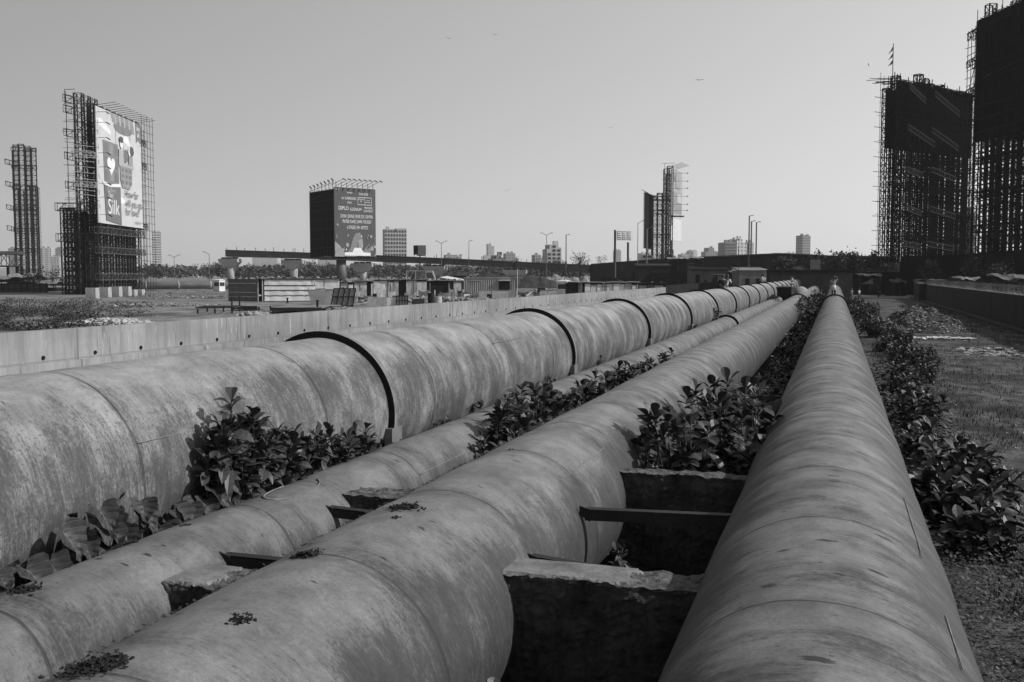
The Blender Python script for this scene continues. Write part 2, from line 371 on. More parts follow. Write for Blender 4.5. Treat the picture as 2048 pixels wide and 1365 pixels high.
p2 = pipe_obj('pipeline', *P2, -5, 86, mat_pipe('pipe coating thin', 2.62, 4.35, .140, .018, 1.35, 5, 1.2, near=(9, 24, .5), marks=.25), 'thinnest pipe, squeezed between the ringed pipe and the broad centre pipe', (2.62, 4.35), 2)
p3 = pipe_obj('pipeline', *P3, -5, 163, mat_pipe('pipe coating broad', 1.96, 5.49, .160, .018, 1.4, 23, 1.0, near=(9, 26, .55), marks=.28), 'broad centre pipe filling the bottom of the photo, streaked on its right flank', (1.96, 5.49), 3)
p4 = pipe_obj('pipeline', *P4, -5, 163, mat_pipe('pipe coating right', 1.84, 5.10, .165, .018, 1.6, 37, 1.7, near=(9, 24, .5), marks=.50), 'rightmost pipe running beside the dirt track, with a man walking on it', (1.84, 5.10), 4)  # heavier stain on both flanks also deepens the shade of the left side
y = 10.7
for i in range(18): ring_part(p1, *P1, y, .078, .11); y += 8.6
for y_ in (45.0,): ring_part(p2, *P2, y_, .10, .5)
for y_ in (88.0,): ring_part(p3, *P3, y_, .13, .9)
for y_ in (80.0,): ring_part(p4, *P4, y_, .12, .8)
# saddle legs under the rings of the raised pipe
for i in range(18):
    mb = MB(); y = 10.7 + 8.6 * i
    for sx in (-1, 1):
        x = P1[0] + sx * .92
        mb.box(x - .05, x + .05, y - .12, y + .16, 0, P1[1] - .15)
    mb.box(P1[0] - .97, P1[0] + .97, y - .08, y + .12, 0, P1[1] - P1[2] + .1)
    mb.build('support_saddle', STEEL_M, p1)
# weld ribs: short longitudinal seams
for X, Z, R, t, lst in ((*P3, p3, [(9.0, 10.9, .72)]), (*P4, p4, [(6.94, 8.78, .74), (5.1, 5.9, .80)]), (*P1, p1, [(6.3, 7.75, 1.15), (14.9, 17.8, .9)]), (*P2, p2, [(9.6, 11.2, 1.0)])):
    for y0, y1, a in lst:
        mb = MB(); pts = [(X + (R + .004) * math.sin(a + .0015 * math.sin(k)), y0 + (y1 - y0) * k / 8, Z + (R + .004) * math.cos(a + .0015 * math.sin(k))) for k in range(9)]
        mb.tube(pts, .0045, 5); mb.build('weld_bead', M(.19, .5, 9, name='weld'), t, smooth=True)
# curved patch weld on the thin pipe
mb = MB(); X, Z, R = P2
pts = []
for k in range(25):
    u = k / 24 * 1.55 * PI; yy = 7.62 + .42 * math.cos(u); a = .12 + .33 * math.sin(u) * .8; pts.append((X + (R + .006) * math.sin(a), yy, Z + (R + .006) * math.cos(a)))
mb.tube(pts, .008, 5); mb.build('weld_bead', M(.15, .5, 9, name='weld'), p2, smooth=True)

# ------------------------------------------------------------------ saddle blocks and struts
def block(x0, x1, y0, y1, zt, label, slab=True, seed=0, slabx=(0, .55)):
    c = ((x0 + x1) / 2, y0, 0); t = thing('concrete_block', c, label, 'concrete block', 'concrete saddles between the pipes')
    mb = MB(); nx, ny, nz = 84, 20, 50; V = {}; P = []; F = []; mi = []
    def smooth(u, v): return slab and slabx[0] < u + .05 * noise.noise(Vector((v * 3, seed, 1))) < slabx[1] + .07 * noise.noise(Vector((v * 5, seed, 7))) and v > .10 + .10 * noise.noise(Vector((u * 12, seed, 3)))
    def vid(i, j, k):
        if (i, j, k) in V: return V[(i, j, k)]
        x = x0 + (x1 - x0) * i / nx; y = y0 + (y1 - y0) * j / ny; z = zt * (1 - (1 - k / nz) ** 1.5)
        p = Vector((x, y, z)); top = k == nz; sm = top and smooth(i / nx, j / ny)
        a = .10 if sm else 1.0
        q = noise.noise_vector(p * 6 + Vector((seed, 0, 0))) * .022 * a + noise.noise_vector(p * 22 + Vector((seed, 0, 0))) * .013 * a + noise.noise_vector(p * 60) * .006 * a
        dz = zt - z; e = max(0, 1 - dz / .10) if j == 0 else 0       # broken upper front edge
        q.y += e * .035 * (1 + 1.2 * noise.noise(Vector((x * 7, seed, 2))))
        if top and j == 0: q.z -= .022 + .03 * abs(noise.noise(Vector((x * 9, seed, 5))))
        if sm: q.z += .012
        P.append(p + q); V[(i, j, k)] = len(P) - 1; return V[(i, j, k)]
    for i in range(nx):
        for k in range(nz):
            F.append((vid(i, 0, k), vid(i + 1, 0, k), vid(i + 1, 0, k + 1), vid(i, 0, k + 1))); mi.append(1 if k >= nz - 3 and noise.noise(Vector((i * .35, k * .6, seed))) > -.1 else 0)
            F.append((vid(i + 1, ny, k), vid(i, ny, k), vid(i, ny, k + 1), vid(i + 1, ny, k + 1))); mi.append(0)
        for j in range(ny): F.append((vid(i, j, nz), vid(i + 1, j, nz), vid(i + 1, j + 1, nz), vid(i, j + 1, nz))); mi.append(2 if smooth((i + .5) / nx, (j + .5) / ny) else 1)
    for j in range(ny):
        for k in range(nz):
            F.append((vid(0, j + 1, k), vid(0, j, k), vid(0, j, k + 1), vid(0, j + 1, k + 1))); mi.append(0)
            F.append((vid(nx, j, k), vid(nx, j + 1, k), vid(nx, j + 1, k + 1), vid(nx, j, k + 1))); mi.append(0)
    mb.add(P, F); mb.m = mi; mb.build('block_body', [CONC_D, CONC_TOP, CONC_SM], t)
    return t
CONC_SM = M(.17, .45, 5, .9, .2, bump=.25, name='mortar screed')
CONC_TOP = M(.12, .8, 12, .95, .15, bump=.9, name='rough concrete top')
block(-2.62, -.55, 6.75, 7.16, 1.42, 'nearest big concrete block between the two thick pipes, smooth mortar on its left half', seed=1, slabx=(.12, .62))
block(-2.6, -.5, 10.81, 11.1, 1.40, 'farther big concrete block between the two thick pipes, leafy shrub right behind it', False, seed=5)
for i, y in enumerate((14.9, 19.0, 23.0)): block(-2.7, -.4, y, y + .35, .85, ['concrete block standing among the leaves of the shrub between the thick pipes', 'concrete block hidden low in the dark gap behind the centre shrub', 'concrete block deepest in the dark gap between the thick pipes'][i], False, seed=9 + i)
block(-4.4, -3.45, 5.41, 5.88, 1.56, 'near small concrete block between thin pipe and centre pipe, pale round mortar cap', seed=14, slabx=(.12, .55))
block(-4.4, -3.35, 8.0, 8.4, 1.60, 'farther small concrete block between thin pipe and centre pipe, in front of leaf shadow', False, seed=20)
def strut(p, q, label, w=.09, gus=.16):
    t = thing('steel_strut', p, label, 'steel strut', 'steel angle struts wedged between pipes')
    p = Vector(p); q = Vector(q)
    mb = MB(); d = (q - p)
    # L-angle: top leg and front leg
    for (oy, oz, wy, wz) in ((0, 0, w, .012), (-w / 2 + .006, -w / 2, .012, w)):
        a = p + Vector((0, oy, oz)); b = q + Vector((0, oy, oz)); mb.bar(a, b, wy, wz)
    mb.build('angle_bar', STEEL_D, t)
    for e, s in ((p, 1), (q, -1)):
        mb = MB(); mb.prism([(e.x - s * .05, e.z + gus * .22), (e.x + s * .07, e.z + .0), (e.x + s * .05, e.z - gus * .7), (e.x - s * .05, e.z - gus * .3)], e.y - .05, e.y - .035); mb.build('gusset_plate', STEEL_D, t)
    return t
strut((-2.19, 9.0, 1.40), (-.82, 9.0, 1.44), 'long black steel strut spanning the dark gap between the two big blocks', .10)
strut((-2.24, 7.42, 1.38), (-.80, 7.42, 1.26), 'black steel strut just behind the nearest big block, mostly hidden by it', .08)
strut((-4.20, 6.16, 1.56), (-3.45, 6.16, 1.56), 'short black steel strut behind the near small block', .08)
strut((-4.20, 7.72, 1.56), (-3.45, 7.72, 1.53), 'short black steel strut in front of the farther small block', .08)

# ------------------------------------------------------------------ side walls
WALLM = mat_wall()
t = thing('concrete_wall', (-19, 10, 0), 'long pale cast concrete wall with weep holes, left of the ringed pipe', 'wall')
mb = MB(); ys = [4 + 2.83 * i for i in range(41)]
for i in range(40):
    mb.box(-19.3, -19.0, ys[i], ys[i + 1], 0, 2.20 - .0011 * ys[i])
mb.v = [(x, y, z) for x, y, z in mb.v]
mb.box(-19.0, -18.88, 4, ys[-1], 0, 1.36); mb.build('wall_face', WALLM, t)
y = 14.6
while y < 112:
    mb = MB(); mb.tube([(-19.1, y, 1.50), (-18.975, y, 1.49)], .055, 10); mb.build('weep_hole', BLACK, t, smooth=False); y += 1.86
t = thing('corrugated_fence', (-19, 117, 0), 'dark corrugated fence continuing from the far end of the pale wall', 'fence')
mb = MB(); P = []; F = []; n = 480
for i in range(n + 1):
    y = 117.5 + 58 * i / n; x = -19 + .04 * math.sin(i * PI / 2) + 0; P += [(x, y, 0), (x, y, 2.3)]
for i in range(n): F.append((2 * i, 2 * i + 2, 2 * i + 3, 2 * i + 1))
mb.add(P, F); mb.build('corrugated_sheet', M(.018, .5, 1, .9, .1, (1, 1, .3), name='black sheet'), t)
for i in range(12):
    mb = MB(); y = 117.6 + 5.1 * i; mb.box(-19.16, -19.07, y - .05, y + .05, 0, 2.45); mb.build('post', STEEL_D, t)
# right wall
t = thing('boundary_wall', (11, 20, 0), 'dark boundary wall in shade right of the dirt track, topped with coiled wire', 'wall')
mb = MB(); mb.box(11.0, 11.3, 4, 158, 0, 2.26); mb.build('wall_face', M(.038, .3, .5, .9, .1, (1, 1, .25), .2, name='shaded concrete'), t)  # wall colour set darker to stand in for its shade
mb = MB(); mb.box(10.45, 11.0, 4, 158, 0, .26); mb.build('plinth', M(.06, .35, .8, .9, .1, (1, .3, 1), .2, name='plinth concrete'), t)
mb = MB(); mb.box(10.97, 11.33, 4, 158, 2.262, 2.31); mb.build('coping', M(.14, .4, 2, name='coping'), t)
mb = MB(); pts = []
n = 3600
for i in range(n):
    a = i / 12 * 2 * PI; y = 34 + 124 * i / n; pts.append((11.15 + .28 * math.cos(a), y, 2.62 + .28 * math.sin(a)))
mb.tube(pts, .014, 3, caps=False); mb.build('razor_wire', STEEL_M, t)
for i in range(42):
    mb = MB(); y = 34 + 3 * i
    for s_ in (-1, 1): mb.bar((11.15, y, 2.3), (11.15 + s_ * .22, y, 2.85), .035)
    mb.build('wire_bracket', STEEL_M, t)
# ------------------------------------------------------------------ lattice hoardings
def lthing(name, T, label, cat, group=None):
    t = thing(name, (0, 0, 0), label, cat, group); t.matrix_world = T; return t
def ppart(name, me, parent, loc=(0, 0, 0), rot=(0, 0, 0), scale=(1, 1, 1)):
    o = bpy.data.objects.new(name, me); COL.objects.link(o); o.parent = parent; o.location = loc; o.rotation_euler = rot; o.scale = scale; return o
_lat = {}
def lattice(w, h, step=1.25, leg=.15, br=.075, mat=None, xb=True):
    mat = mat or STEEL_D
    key = (w, round(h, 1), step, leg, mat.name, xb)
    if key in _lat: return _lat[key]
    mb = MB(); a = w / 2; C4 = [(-a, -a), (a, -a), (a, a), (-a, a)]
    for x, y in C4: mb.bar((x, y, 0), (x, y, h), leg, leg, caps=False)
    z = 0; k = 0
    while z < h - .1:
        z2 = min(z + step, h)
        for i in range(4):
            p, q = C4[i], C4[(i + 1) % 4]
            mb.bar((*p, z2), (*q, z2), br, br, caps=False)
            if xb or i % 2 == 0:
                if k % 2: p, q = q, p
                mb.bar((*p, z), (*q, z2), br, br, caps=False)
        z = z2; k += 1
    _lat[key] = mb.mesh('lattice_column', mat); return _lat[key]
def truss(mb, p, q, h=1.0, w=1.0, step=1.2, ch=.10, br=.06, mi=0):
    p = Vector(p); q = Vector(q); L = (q - p).length; n = max(1, int(L / step)); d = (q - p) / n
    s = Vector((-(q - p).y, (q - p).x, 0))
    s = s.normalized() * w if s.length > 1e-4 else Vector((0, w, 0)); u = Vector((0, 0, h))
    for o in (Vector((0, 0, 0)), s, u, s + u): mb.bar(p + o, q + o, ch, ch, mi, False)
    for i in range(n + 1):
        a = p + d * i
        mb.bar(a, a + u, br, br, mi, False); mb.bar(a + s, a + s + u, br, br, mi, False); mb.bar(a + u, a + u + s, br, br, mi, False)
        if i < n: mb.bar(a if i % 2 else a + u, a + d + (u if i % 2 else Vector((0, 0, 0))), br, br, mi, False)
def grid_scaffold(mb, p, q, z0, z1, posts, lev, r=.06, jit=.25, mi=0):
    p = Vector((*p, 0)); q = Vector((*q, 0)); d = q - p
    for i in range(posts):
        a = p + d * (i / max(1, posts - 1)); j = random.uniform(-jit, jit)
        mb.bar(a + Vector((0, 0, z0)), a + Vector((j * .5, 0, z1 + random.uniform(-.5, .8))), r, r, mi, False)
    z = z0 + lev
    while z < z1:
        e = random.uniform(.2, .9) / max(d.length, .1)
        mb.bar(p - d * e + Vector((0, 0, z + random.uniform(-.1, .1))), q + d * e + Vector((0, 0, z + random.uniform(-.15, .15))), r, r, mi, False); z += lev
def text_mesh(body, size, mat, sx=1.0):
    cu = bpy.data.curves.new('lettering', 'FONT'); cu.body = body; cu.size = size; cu.align_x = 'CENTER'; cu.align_y = 'CENTER'; cu.space_line = .95; cu.offset = 0
    o = bpy.data.objects.new('lettering', cu); COL.objects.link(o); dg = bpy.context.evaluated_depsgraph_get()
    me = bpy.data.meshes.new_from_object(o.evaluated_get(dg)); me.name = 'lettering'; bpy.data.objects.remove(o)
    me.materials.clear(); me.materials.append(mat); return me
class Art:
    """flat printed shapes on a panel in local x/z, each 4 mm proud of the last"""
    def __init__(s, par, W, H, z0, y=-.03, x0=0): s.p, s.W, s.H, s.z0, s.y, s.x0 = par, W, H, z0, y, x0
    def pt(s, u, v): return (s.x0 + u * s.W, s.z0 + (1 - v) * s.H)
    def poly(s, pts, v, name='print_shape'):
        s.y -= .004; mb = MB(); P = [(s.pt(a, b)[0], s.y, s.pt(a, b)[1]) for a, b in pts]; mb.add(P, [tuple(range(len(P)))])
        return mb.build(name, v, s.p)
    def ell(s, u, v, ru, rv, m, n=18, name='print_shape', a0=0, a1=2 * PI):
        return s.poly([(u + ru * math.cos(a0 + (a1 - a0) * k / n), v + rv * math.sin(a0 + (a1 - a0) * k / n)) for k in range(n)], m, name)
    def text(s, body, u, v, size, m, wid=1.0, rot=0):
        s.y -= .004; x, z = s.pt(u, v); me = text_mesh(body, size, m); xs = [q.co.x for q in me.vertices]; w = max(xs) - min(xs)
        return ppart('lettering', me, s.p, (x, s.y, z), (PI / 2, 0, rot), (wid * s.W / w, 1, 1))
def flat(v): return M(v, .10, .5, .6, .3, name='printed vinyl')
def lamp_arm(mb, p, d, L, up=.0):
    p = Vector(p); q = p + Vector(d) * L + Vector((0, 0, up)); mb.bar(p, q, .07, .07, 0, False); e = q + Vector(d) * .5 - Vector((0, 0, .35)); mb.bar(q, e, .32, .16)

# ---- left hoarding with the pale poster
T = frame(200, 175, math.radians(91.8)); hL = lthing('billboard', T, 'huge lattice hoarding with a pale cartoon poster reading How far will you go for love', 'billboard')
for i in range(8):
    x = .9 + 3.0 * i
    ppart('lattice_column', lattice(1.25, 33.2, mat=STEEL_D), hL, (x, .95, 0)); ppart('lattice_column', lattice(1.25, 35.0 if i in (0, 1, 2) else 33.2), hL, (x, 3.1, 0))
    if i % 2 == 0: ppart('lattice_column', lattice(1.25, 30, br=.09), hL, (x + 1.2, 1.9, 0))
for x, y, h in ((.6, 4.7, 15.2), (1.0, 6.1, 15.2), (4.2, 5.0, 15.0), (6, 5.4, 14.8), (9, 4.8, 14.6), (2.2, 6.0, 15.2), (3.2, 6.3, 14.9), (7.5, 6.1, 14.6), (.4, 4.0, 14.2)): ppart('lattice_column', lattice(1.25, h), hL, (x, y, 0))
for z in (2.6, 7.3, 10.8): 
    mb = MB(); truss(mb, (-.9, -.35 if z != 7.3 else -.4, z), (23, -.35, z), 1.1, .8, 1.1, .15, .09); mb.build('catwalk_truss', M(.055, .3, 2, .7, .3, name='brown steel'), hL)
for z in (14.6, 9.3): 
    mb = MB(); truss(mb, (-.6, 0, z), (-.6, 6.8, z), 1.3, .9, 1.2, .12, .08); mb.build('catwalk_truss', STEEL_D, hL)
for z in (33.0, 31.2, 27.2, 23.2, 18.2):
    mb = MB(); truss(mb, (-.3, 3.6, z), (-.3, 5.0, z + .3), 1.2, 1.0, .9, .10, .07); mb.build('side_bracket', STEEL_D, hL)
mb = MB(); grid_scaffold(mb, (-.5, 4.8), (-.5, 3.6), 15, 35.4, 2, 1.9, .07, .4); mb.bar((-.5, 5.0, 35.4), (-.5, 3.2, 35.5), .08, .08, 0, False); mb.bar((-.5, 5.0, 33), (-.5, 5.0, 35.4), .08, .08, 0, False); mb.build('bamboo_scaffold', STEEL_D, hL); mb = MB()
grid_scaffold(mb, (-.4, 4.8), (-.4, .3), 15, 34.2, 4, 1.5, .06); mb.build('bamboo_scaffold', STEEL_D, hL)
mb = MB()
for z in [17.2, 18.0, 18.9, 19.9, 21.0, 22.0, 23.0, 24.0, 24.8, 25.6]:
    mb.bar((-.8, 4.0, z + .4), (-.8, .1, z), .10, .10, 0, False); mb.build('pale_handrail', STEEL_L, hL); mb = MB(); mb.bar((22.5, .4, z - .3), (29, .5, z - .2), .09, .09, 0, False); mb.build('pale_handrail', STEEL_L, hL); mb = MB()
mb = MB()
for z in (18.9, 24.0): truss(mb, (-.9, 4.0, z), (-.9, 0, z - .3), .9, .5, .8, .09, .06)
mb.build('pale_handrail', STEEL_L, hL)
mb = MB()
for y in (-.2, 1.6, 3.4): grid_scaffold(mb, (23, y), (29.5 if y < 3 else 27, y), .2, 34.4 - y, 5, 1.5 if y != 3.4 else 1.2, .065, .2)
for z in (29, 24.5, 12.5): truss(mb, (23, .3, z), (27, .3, z), 1.1, 1, .8, .10, .07)
mb.build('bamboo_scaffold', STEEL_D, hL)
mb = MB(); mb.box(0, 23, -.02, .14, 12.6, 32.8); mb.build('poster_panel', flat(.44), hL)
mb = MB(); mb.box(-.3, 23.3, .17, .26, 12.3, 33.0); mb.build('panel_backing', NET, hL)
A = Art(hL, 23, 20.2, 12.6)
g2, g3, g4, g5, g6 = flat(.07), flat(.14), flat(.22), flat(.32), flat(.60)
A.poly([(.0, .1), (.1, .09), (.30, .17), (.30, .21), (0, .14)], g6); A.poly([(.55, .1), (.75, .22), (.74, .26), (.5, .2)], g6); A.poly([(.45, .72), (.62, .78), (.60, .80), (.45, .79)], g6)
A.poly([(.30, 0), (.80, 0), (.84, .12), (.62, .12), (.34, .08)], g4, 'balloon_stripe'); A.ell(.57, .11, .21, .055, flat(.16), 24, 'balloon_opening')
for i in range(4): A.poly([(.36 + i * .11, 0), (.40 + i * .11, 0), (.43 + i * .1, .09), (.40 + i * .1, .09)], g5, 'balloon_stripe')
for u in (.40, .56, .72): A.poly([(u, .12), (u + .006, .12), (u + .006, .42), (u, .42)], g3, 'rope')
A.poly([(.86, 0), (.99, 0), (.985, .19), (.925, .16), (.87, .19)], flat(.14), 'corner_ribbon'); A.text('dairy\nsilk', .925, .08, 1.3, g6, .09)
# bar of chocolate squares and wrapper
A.poly([(.12, .27), (.44, .27), (.45, .64), (.14, .64)], flat(.17), 'chocolate_bar')
for r in range(3):
    for c in range(3):
        u, v = .15 + .105 * c, .29 + .12 * r
        if not (r == 1 and c == 1): A.poly([(u, v), (u + .07, v), (u + .07, v + .085), (u, v + .085)], g4 if c == 1 else g3, 'chocolate_square')
hp = [(.28 + .085 * (16 * math.sin(a) ** 3) / 16, .475 - .085 * (13 * math.cos(a) - 5 * math.cos(2 * a) - 2 * math.cos(3 * a) - math.cos(4 * a)) / 15) for a in [2 * PI * k / 30 for k in range(30)]]
A.poly(hp, g6, 'heart')
A.poly([(.12, .64), (.47, .63), (.48, .995), (.15, .97)], flat(.13), 'wrapper'); A.poly([(.1, .63), (.25, .645), (.47, .62), (.47, .65), (.25, .67), (.1, .655)], g6, 'wrapper_fold')
A.text('Cadbury', .27, .695, 1.1, g5, .17); A.text('Dairy Milk', .30, .745, 1.6, g6, .27, .1); A.text('Silk', .31, .85, 3.9, g6, .24)
# basket with two riders
A.poly([(.47, .43), (.75, .44), (.74, .60), (.68, .655), (.52, .65), (.475, .58)], g4, 'basket')
for i in range(3):
    for j in range(3): A.poly([(.50 + i * .085, .47 + j * .055), (.55 + i * .085, .47 + j * .055), (.55 + i * .085, .50 + j * .055), (.50 + i * .085, .50 + j * .055)], g3, 'basket_weave')
A.poly([(.44, .42), (.78, .42), (.78, .455), (.44, .455)], g5, 'basket_rim')
A.poly([(.45, .30), (.55, .30), (.57, .43), (.44, .43)], g5, 'printed_rider'); A.ell(.51, .25, .035, .045, g6, name='printed_face'); A.ell(.505, .215, .045, .03, g2, name='printed_hair')
A.poly([(.67, .34), (.76, .34), (.76, .43), (.66, .43)], g4, 'printed_rider'); A.ell(.69, .30, .03, .04, g6, name='printed_face'); A.ell(.74, .29, .05, .045, g2, name='printed_hair'); A.ell(.60, .35, .05, .06, g3, name='printed_gift')
for tx, v, u, w in (('How far', .70, .72, .31), ('will you go', .785, .76, .40), ('for love?', .865, .73, .33)): A.text(tx, u, v, 1.95, g2, w)
A.text('amazon.in', .86, .95, .9, g3, .15)
for v in (.05, .14, .27, .40, .52, .66, .78, .93): mb = MB(); lamp_arm(mb, (.4, -.1, 12.6 + 20.2 * (1 - v)), (0, -1, 0), 1.6); mb.build('floodlight', STEEL_B, hL)
for i in range(12): mb = MB(); mb.bar((1 + 1.9 * i, 0, 33.1), (1 + 1.9 * i, -3.2, 33.6), .07, .07, 0, False); mb.build('lamp_arm', STEEL_B, hL)
for (px, py) in ((190, 598), (268, 592), (283, 591), (215, 596), (237, 594), (256, 593)):
    d = 3.6 * FPX / (py - 549); x_, y_ = XY(px, d).xy
    mb = MB(T=frame(px, d)); mb.box(-1.5, 0, 0, 1.4, 0, 1.6 if px < 260 else 1.0)
    mb.build('footing_block', M(.32, .4, .7, .9, .2, name='footing concrete'), org=(x_, y_, 0), label={190: 'concrete footing block furthest left under the poster hoarding', 215: 'concrete footing block second from left under the poster hoarding', 237: 'concrete footing block third from left under the poster hoarding', 256: 'concrete footing block fourth from left under the poster hoarding', 268: 'low concrete footing block fifth from left under the poster hoarding', 283: 'low concrete footing block furthest right under the poster hoarding'}[px], cat='footing', group='footing blocks under the poster hoarding')

# ---- bare tower at the far left
T = frame(43, 290, math.radians(20)); hB = lthing('lattice_tower', T, 'bare lattice tower without a poster at the left edge of the photo', 'lattice tower')
for i, (x, y, h) in enumerate(((0.2, 0, 39), (2.2, 0, 41), (0.2, 2.4, 41), (4.4, 0, 40.5), (6.2, 0, 40), (4.4, 2.4, 40), (6.2, 2.6, 29), (1.2, 4, 28), (5.2, 4.4, 29.5))):
    ppart('lattice_column', lattice(1.5, h, 1.4, .17, .09), hB, ((x - 1.0) * .78, y, 0))
for z in (34.5, 28.2, 21.5, 15.5):
    mb = MB(); truss(mb, (-3.4, 0, z + .9), (0, 0, z), 1.3, 1.2, 1.0, .14, .09); mb.build('side_bracket', STEEL_D, hB)
mb = MB(); 
for z in (39, 34, 28, 22, 16, 10): truss(mb, (-1.6, -.9, z), (5.0, -.9, z), 1.0, .8, 1.0, .12, .08)
grid_scaffold(mb, (5.2, -.5), (5.2, 3), 2, 29, 2, 1.4, .08); mb.build('cross_truss', STEEL_D, hB)

# ---- middle billboard on its single column
T = frame(670, 260, math.radians(39.8)); bM = lthing('billboard', T, 'dark event billboard listing DIPLO and other artists, on one thick round column', 'billboard')
lx, ly = (math.cos(-math.radians(39.8)), math.sin(-math.radians(39.8)))
def rot2(x, y): return (x * lx - y * ly, x * ly + y * lx)
e1 = rot2(-8.7, 12.0)
mb = MB(); mb.box(0, 12.5, -.05, .15, 8.2, 26.2); mb.build('poster_panel', flat(.055), bM)
mb = MB(); mb.prism([(0, 8.2), (0, 26.0)] and [(0, .2), (e1[0], e1[1]), (e1[0] + .15, e1[1] + .1), (.15, .3)], 8.2, 25.6, 'z'); mb.build('dark_side_panel', NET, bM)
mb = MB(); e = Vector((e1[0], e1[1], 0)); 
for i in range(8):
    a = e * (i / 7) + Vector((-.14, -.1, 0)); mb.bar(a + Vector((0, 0, 8)), a + Vector((0, 0, 26)), .10, .10, 0, False)
for z in (8.2, 10.6, 13, 15.5, 18, 20.5, 23, 25.6): mb.bar(Vector((-.16, -.12, z)), e + Vector((-.16, -.12, z)), .12, .12, 0, False)
mb.bar(Vector((-.2, -.15, 25.6)), e + Vector((-.2, -.15, 23.4)), .14, .14, 0, False)
mb.build('side_frame', STEEL_B, bM)
mb = MB(); mb.prism([(0, .3), (12.4, .3), (12.0, 3), (e1[0] + .4, e1[1])], 8.2, 8.6, 'z'); mb.prism([(.3, .3), (12.2, .3), (e1[0] + .6, e1[1])], 25.3, 25.5, 'z')
truss(mb, (-3, .5, 7.4), (13, .5, 7.4), .8, 2, 1.3, .2, .12); mb.build('platform', STEEL_D, bM)
mb = MB(); cx, cyy = rot2((682 - 1024) / FPX * 264 + 46.23, 4.5); mb.tube([(cx, cyy, 0), (cx, cyy, 8.2)], 1.3, 28); mb.build('round_column', M(.10, .4, .8, .6, .4, (1, 1, .3), name='weathered column'), bM, smooth=True)
for i in range(8):
    mb = MB(); x = .3 + 1.6 * i; mb.bar((x + .4, .3, 25.4), (x + .4, .2, 27.6), .10, .10, 0, False); mb.bar((x - .6, 1.2, 26.6), (x + 1.2, -2.2, 28.2), .09, .09, 0, False); mb.bar((x + 1.15, -2.1, 28.3), (x + 1.45, -2.8, 27.9), .34, .18); mb.build('floodlight', STEEL_B, bM)
for i in range(7):
    mb = MB(); a = e * (.05 + .15 * i); mb.bar(a + Vector((0, 0, 25.5)), a + Vector((0, 0, 28 - .18 * i)), .10, .10, 0, False); mb.bar(a + Vector((-.6, -.4, 28.3 - .18 * i)), a + Vector((.3, .2, 27.8 - .18 * i)), .3, .16); mb.build('floodlight', STEEL_B, bM)
mb = MB(); mb.bar((0, 0, 27.4), e + Vector((0, 0, 26)), .1, .1, 0, False); mb.build('lamp_rail', STEEL_B, bM)
A = Art(bM, 12.5, 18, 8.2, -.06); w1 = flat(.62)
A.text('vh1', .08, .03, .6, w1, .08); A.text('Budweiser', .37, .07, .7, w1, .13); A.text('vh1 SUPERSONIC', .35, .155, .95, w1, .36); A.text('2020', .36, .215, .7, w1, .10)
A.text('7th-9th PUNE', .70, .085, .95, w1, .22); A.text('SEASON PASS\n3000', .64, .175, .55, w1, .13); A.text('tickets.in\nbookmyshow', .81, .185, .5, w1, .13)
for a, b, c, d in ((.56, .90, .130, .136), (.56, .90, .235, .241)): A.poly([(a, c), (b, c), (b, d), (a, d)], w1, 'printed_rule')
for a in (.56, .73, .895): A.poly([(a, .135), (a + .006, .135), (a + .006, .238), (a, .238)], w1, 'printed_rule')
A.text('DIPLO', .215, .30, 1.35, w1, .235); A.text('ILLENIUM', .51, .31, 1.1, w1, .27); A.text('MACHINE\nGUN KELLY', .82, .305, .85, w1, .235)
A.text('CHON | DIVINE | FEVER 333 | GRYFFIN', .53, .415, 1.25, w1, .78); A.text('PRATEEK KUHAD | SAMPA THE GREAT', .54, .49, 1.25, w1, .70); A.text('6 STAGES | 90+ ARTISTS', .55, .575, 1.25, w1, .50)
m3, m4 = flat(.17), flat(.25)
A.poly([(0, 1), (0, .78), (.12, .84), (.22, .94), (.24, 1)], m4, 'printed_hill'); A.poly([(.25, 1), (.38, .86), (.44, .72), (.50, .66), (.60, .645), (.66, .70), (.68, .80), (.60, .76), (.55, .80), (.52, 1)], m3, 'printed_hair')
A.poly([(.56, .76), (.66, .74), (.68, .84), (.64, .91), (.57, .88)], m4, 'printed_face'); A.poly([(.60, .98), (.80, .82), (.77, .90), (.98, .80), (.84, .93), (.90, .93), (.74, 1)], m3, 'printed_bolt')
for u, v, r in ((.07, .54, .022), (.30, .83, .04), (.20, .90, .03), (.90, .88, .04), (.88, .70, .03), (.05, .72, .016)): A.ell(u, v, r, r * .8, m4, 10)
random.seed(11)
for k in range(26): 
    u, v = random.uniform(.03, .97), random.uniform(.66, .97); s_ = random.uniform(.008, .028); A.poly([(u - s_, v + s_), (u + s_ * .2, v - s_), (u + s_, v + s_ * .5)], random.choice([w1, m3, m4]))
A.poly([(.22, .985), (.22, .945), (.25, .935), (.41, .935), (.46, .87), (.62, .87), (.68, .935), (.85, .94), (.86, .985)], w1, 'printed_banner')

# ---- small blank billboard behind the flyover
T = frame(836, 330, 0); bS = lthing('billboard', T, 'small blank box billboard on a post above the flyover, right of the event billboard', 'billboard')
z0, z1 = ZP(510, 330), ZP(491, 330)
mb = MB(); mb.box(0, 2.6, .2, 1.5, z0, z1); mb.build('poster_panel', flat(.16), bS)
mb = MB(); mb.prism([(-.02, .15), (-1.6, 1.5), (-1.5, 1.7), (0, .4)], z0, z1, 'z'); mb.build('dark_side_panel', NET, bS)
mb = MB(); mb.tube([(.6, .8, 0), (.6, .8, z0)], .22, 8); mb.box(-.4, 2.4, .5, 1.2, z0 - .35, z0 - .05); mb.build('post', STEEL_D, bS)

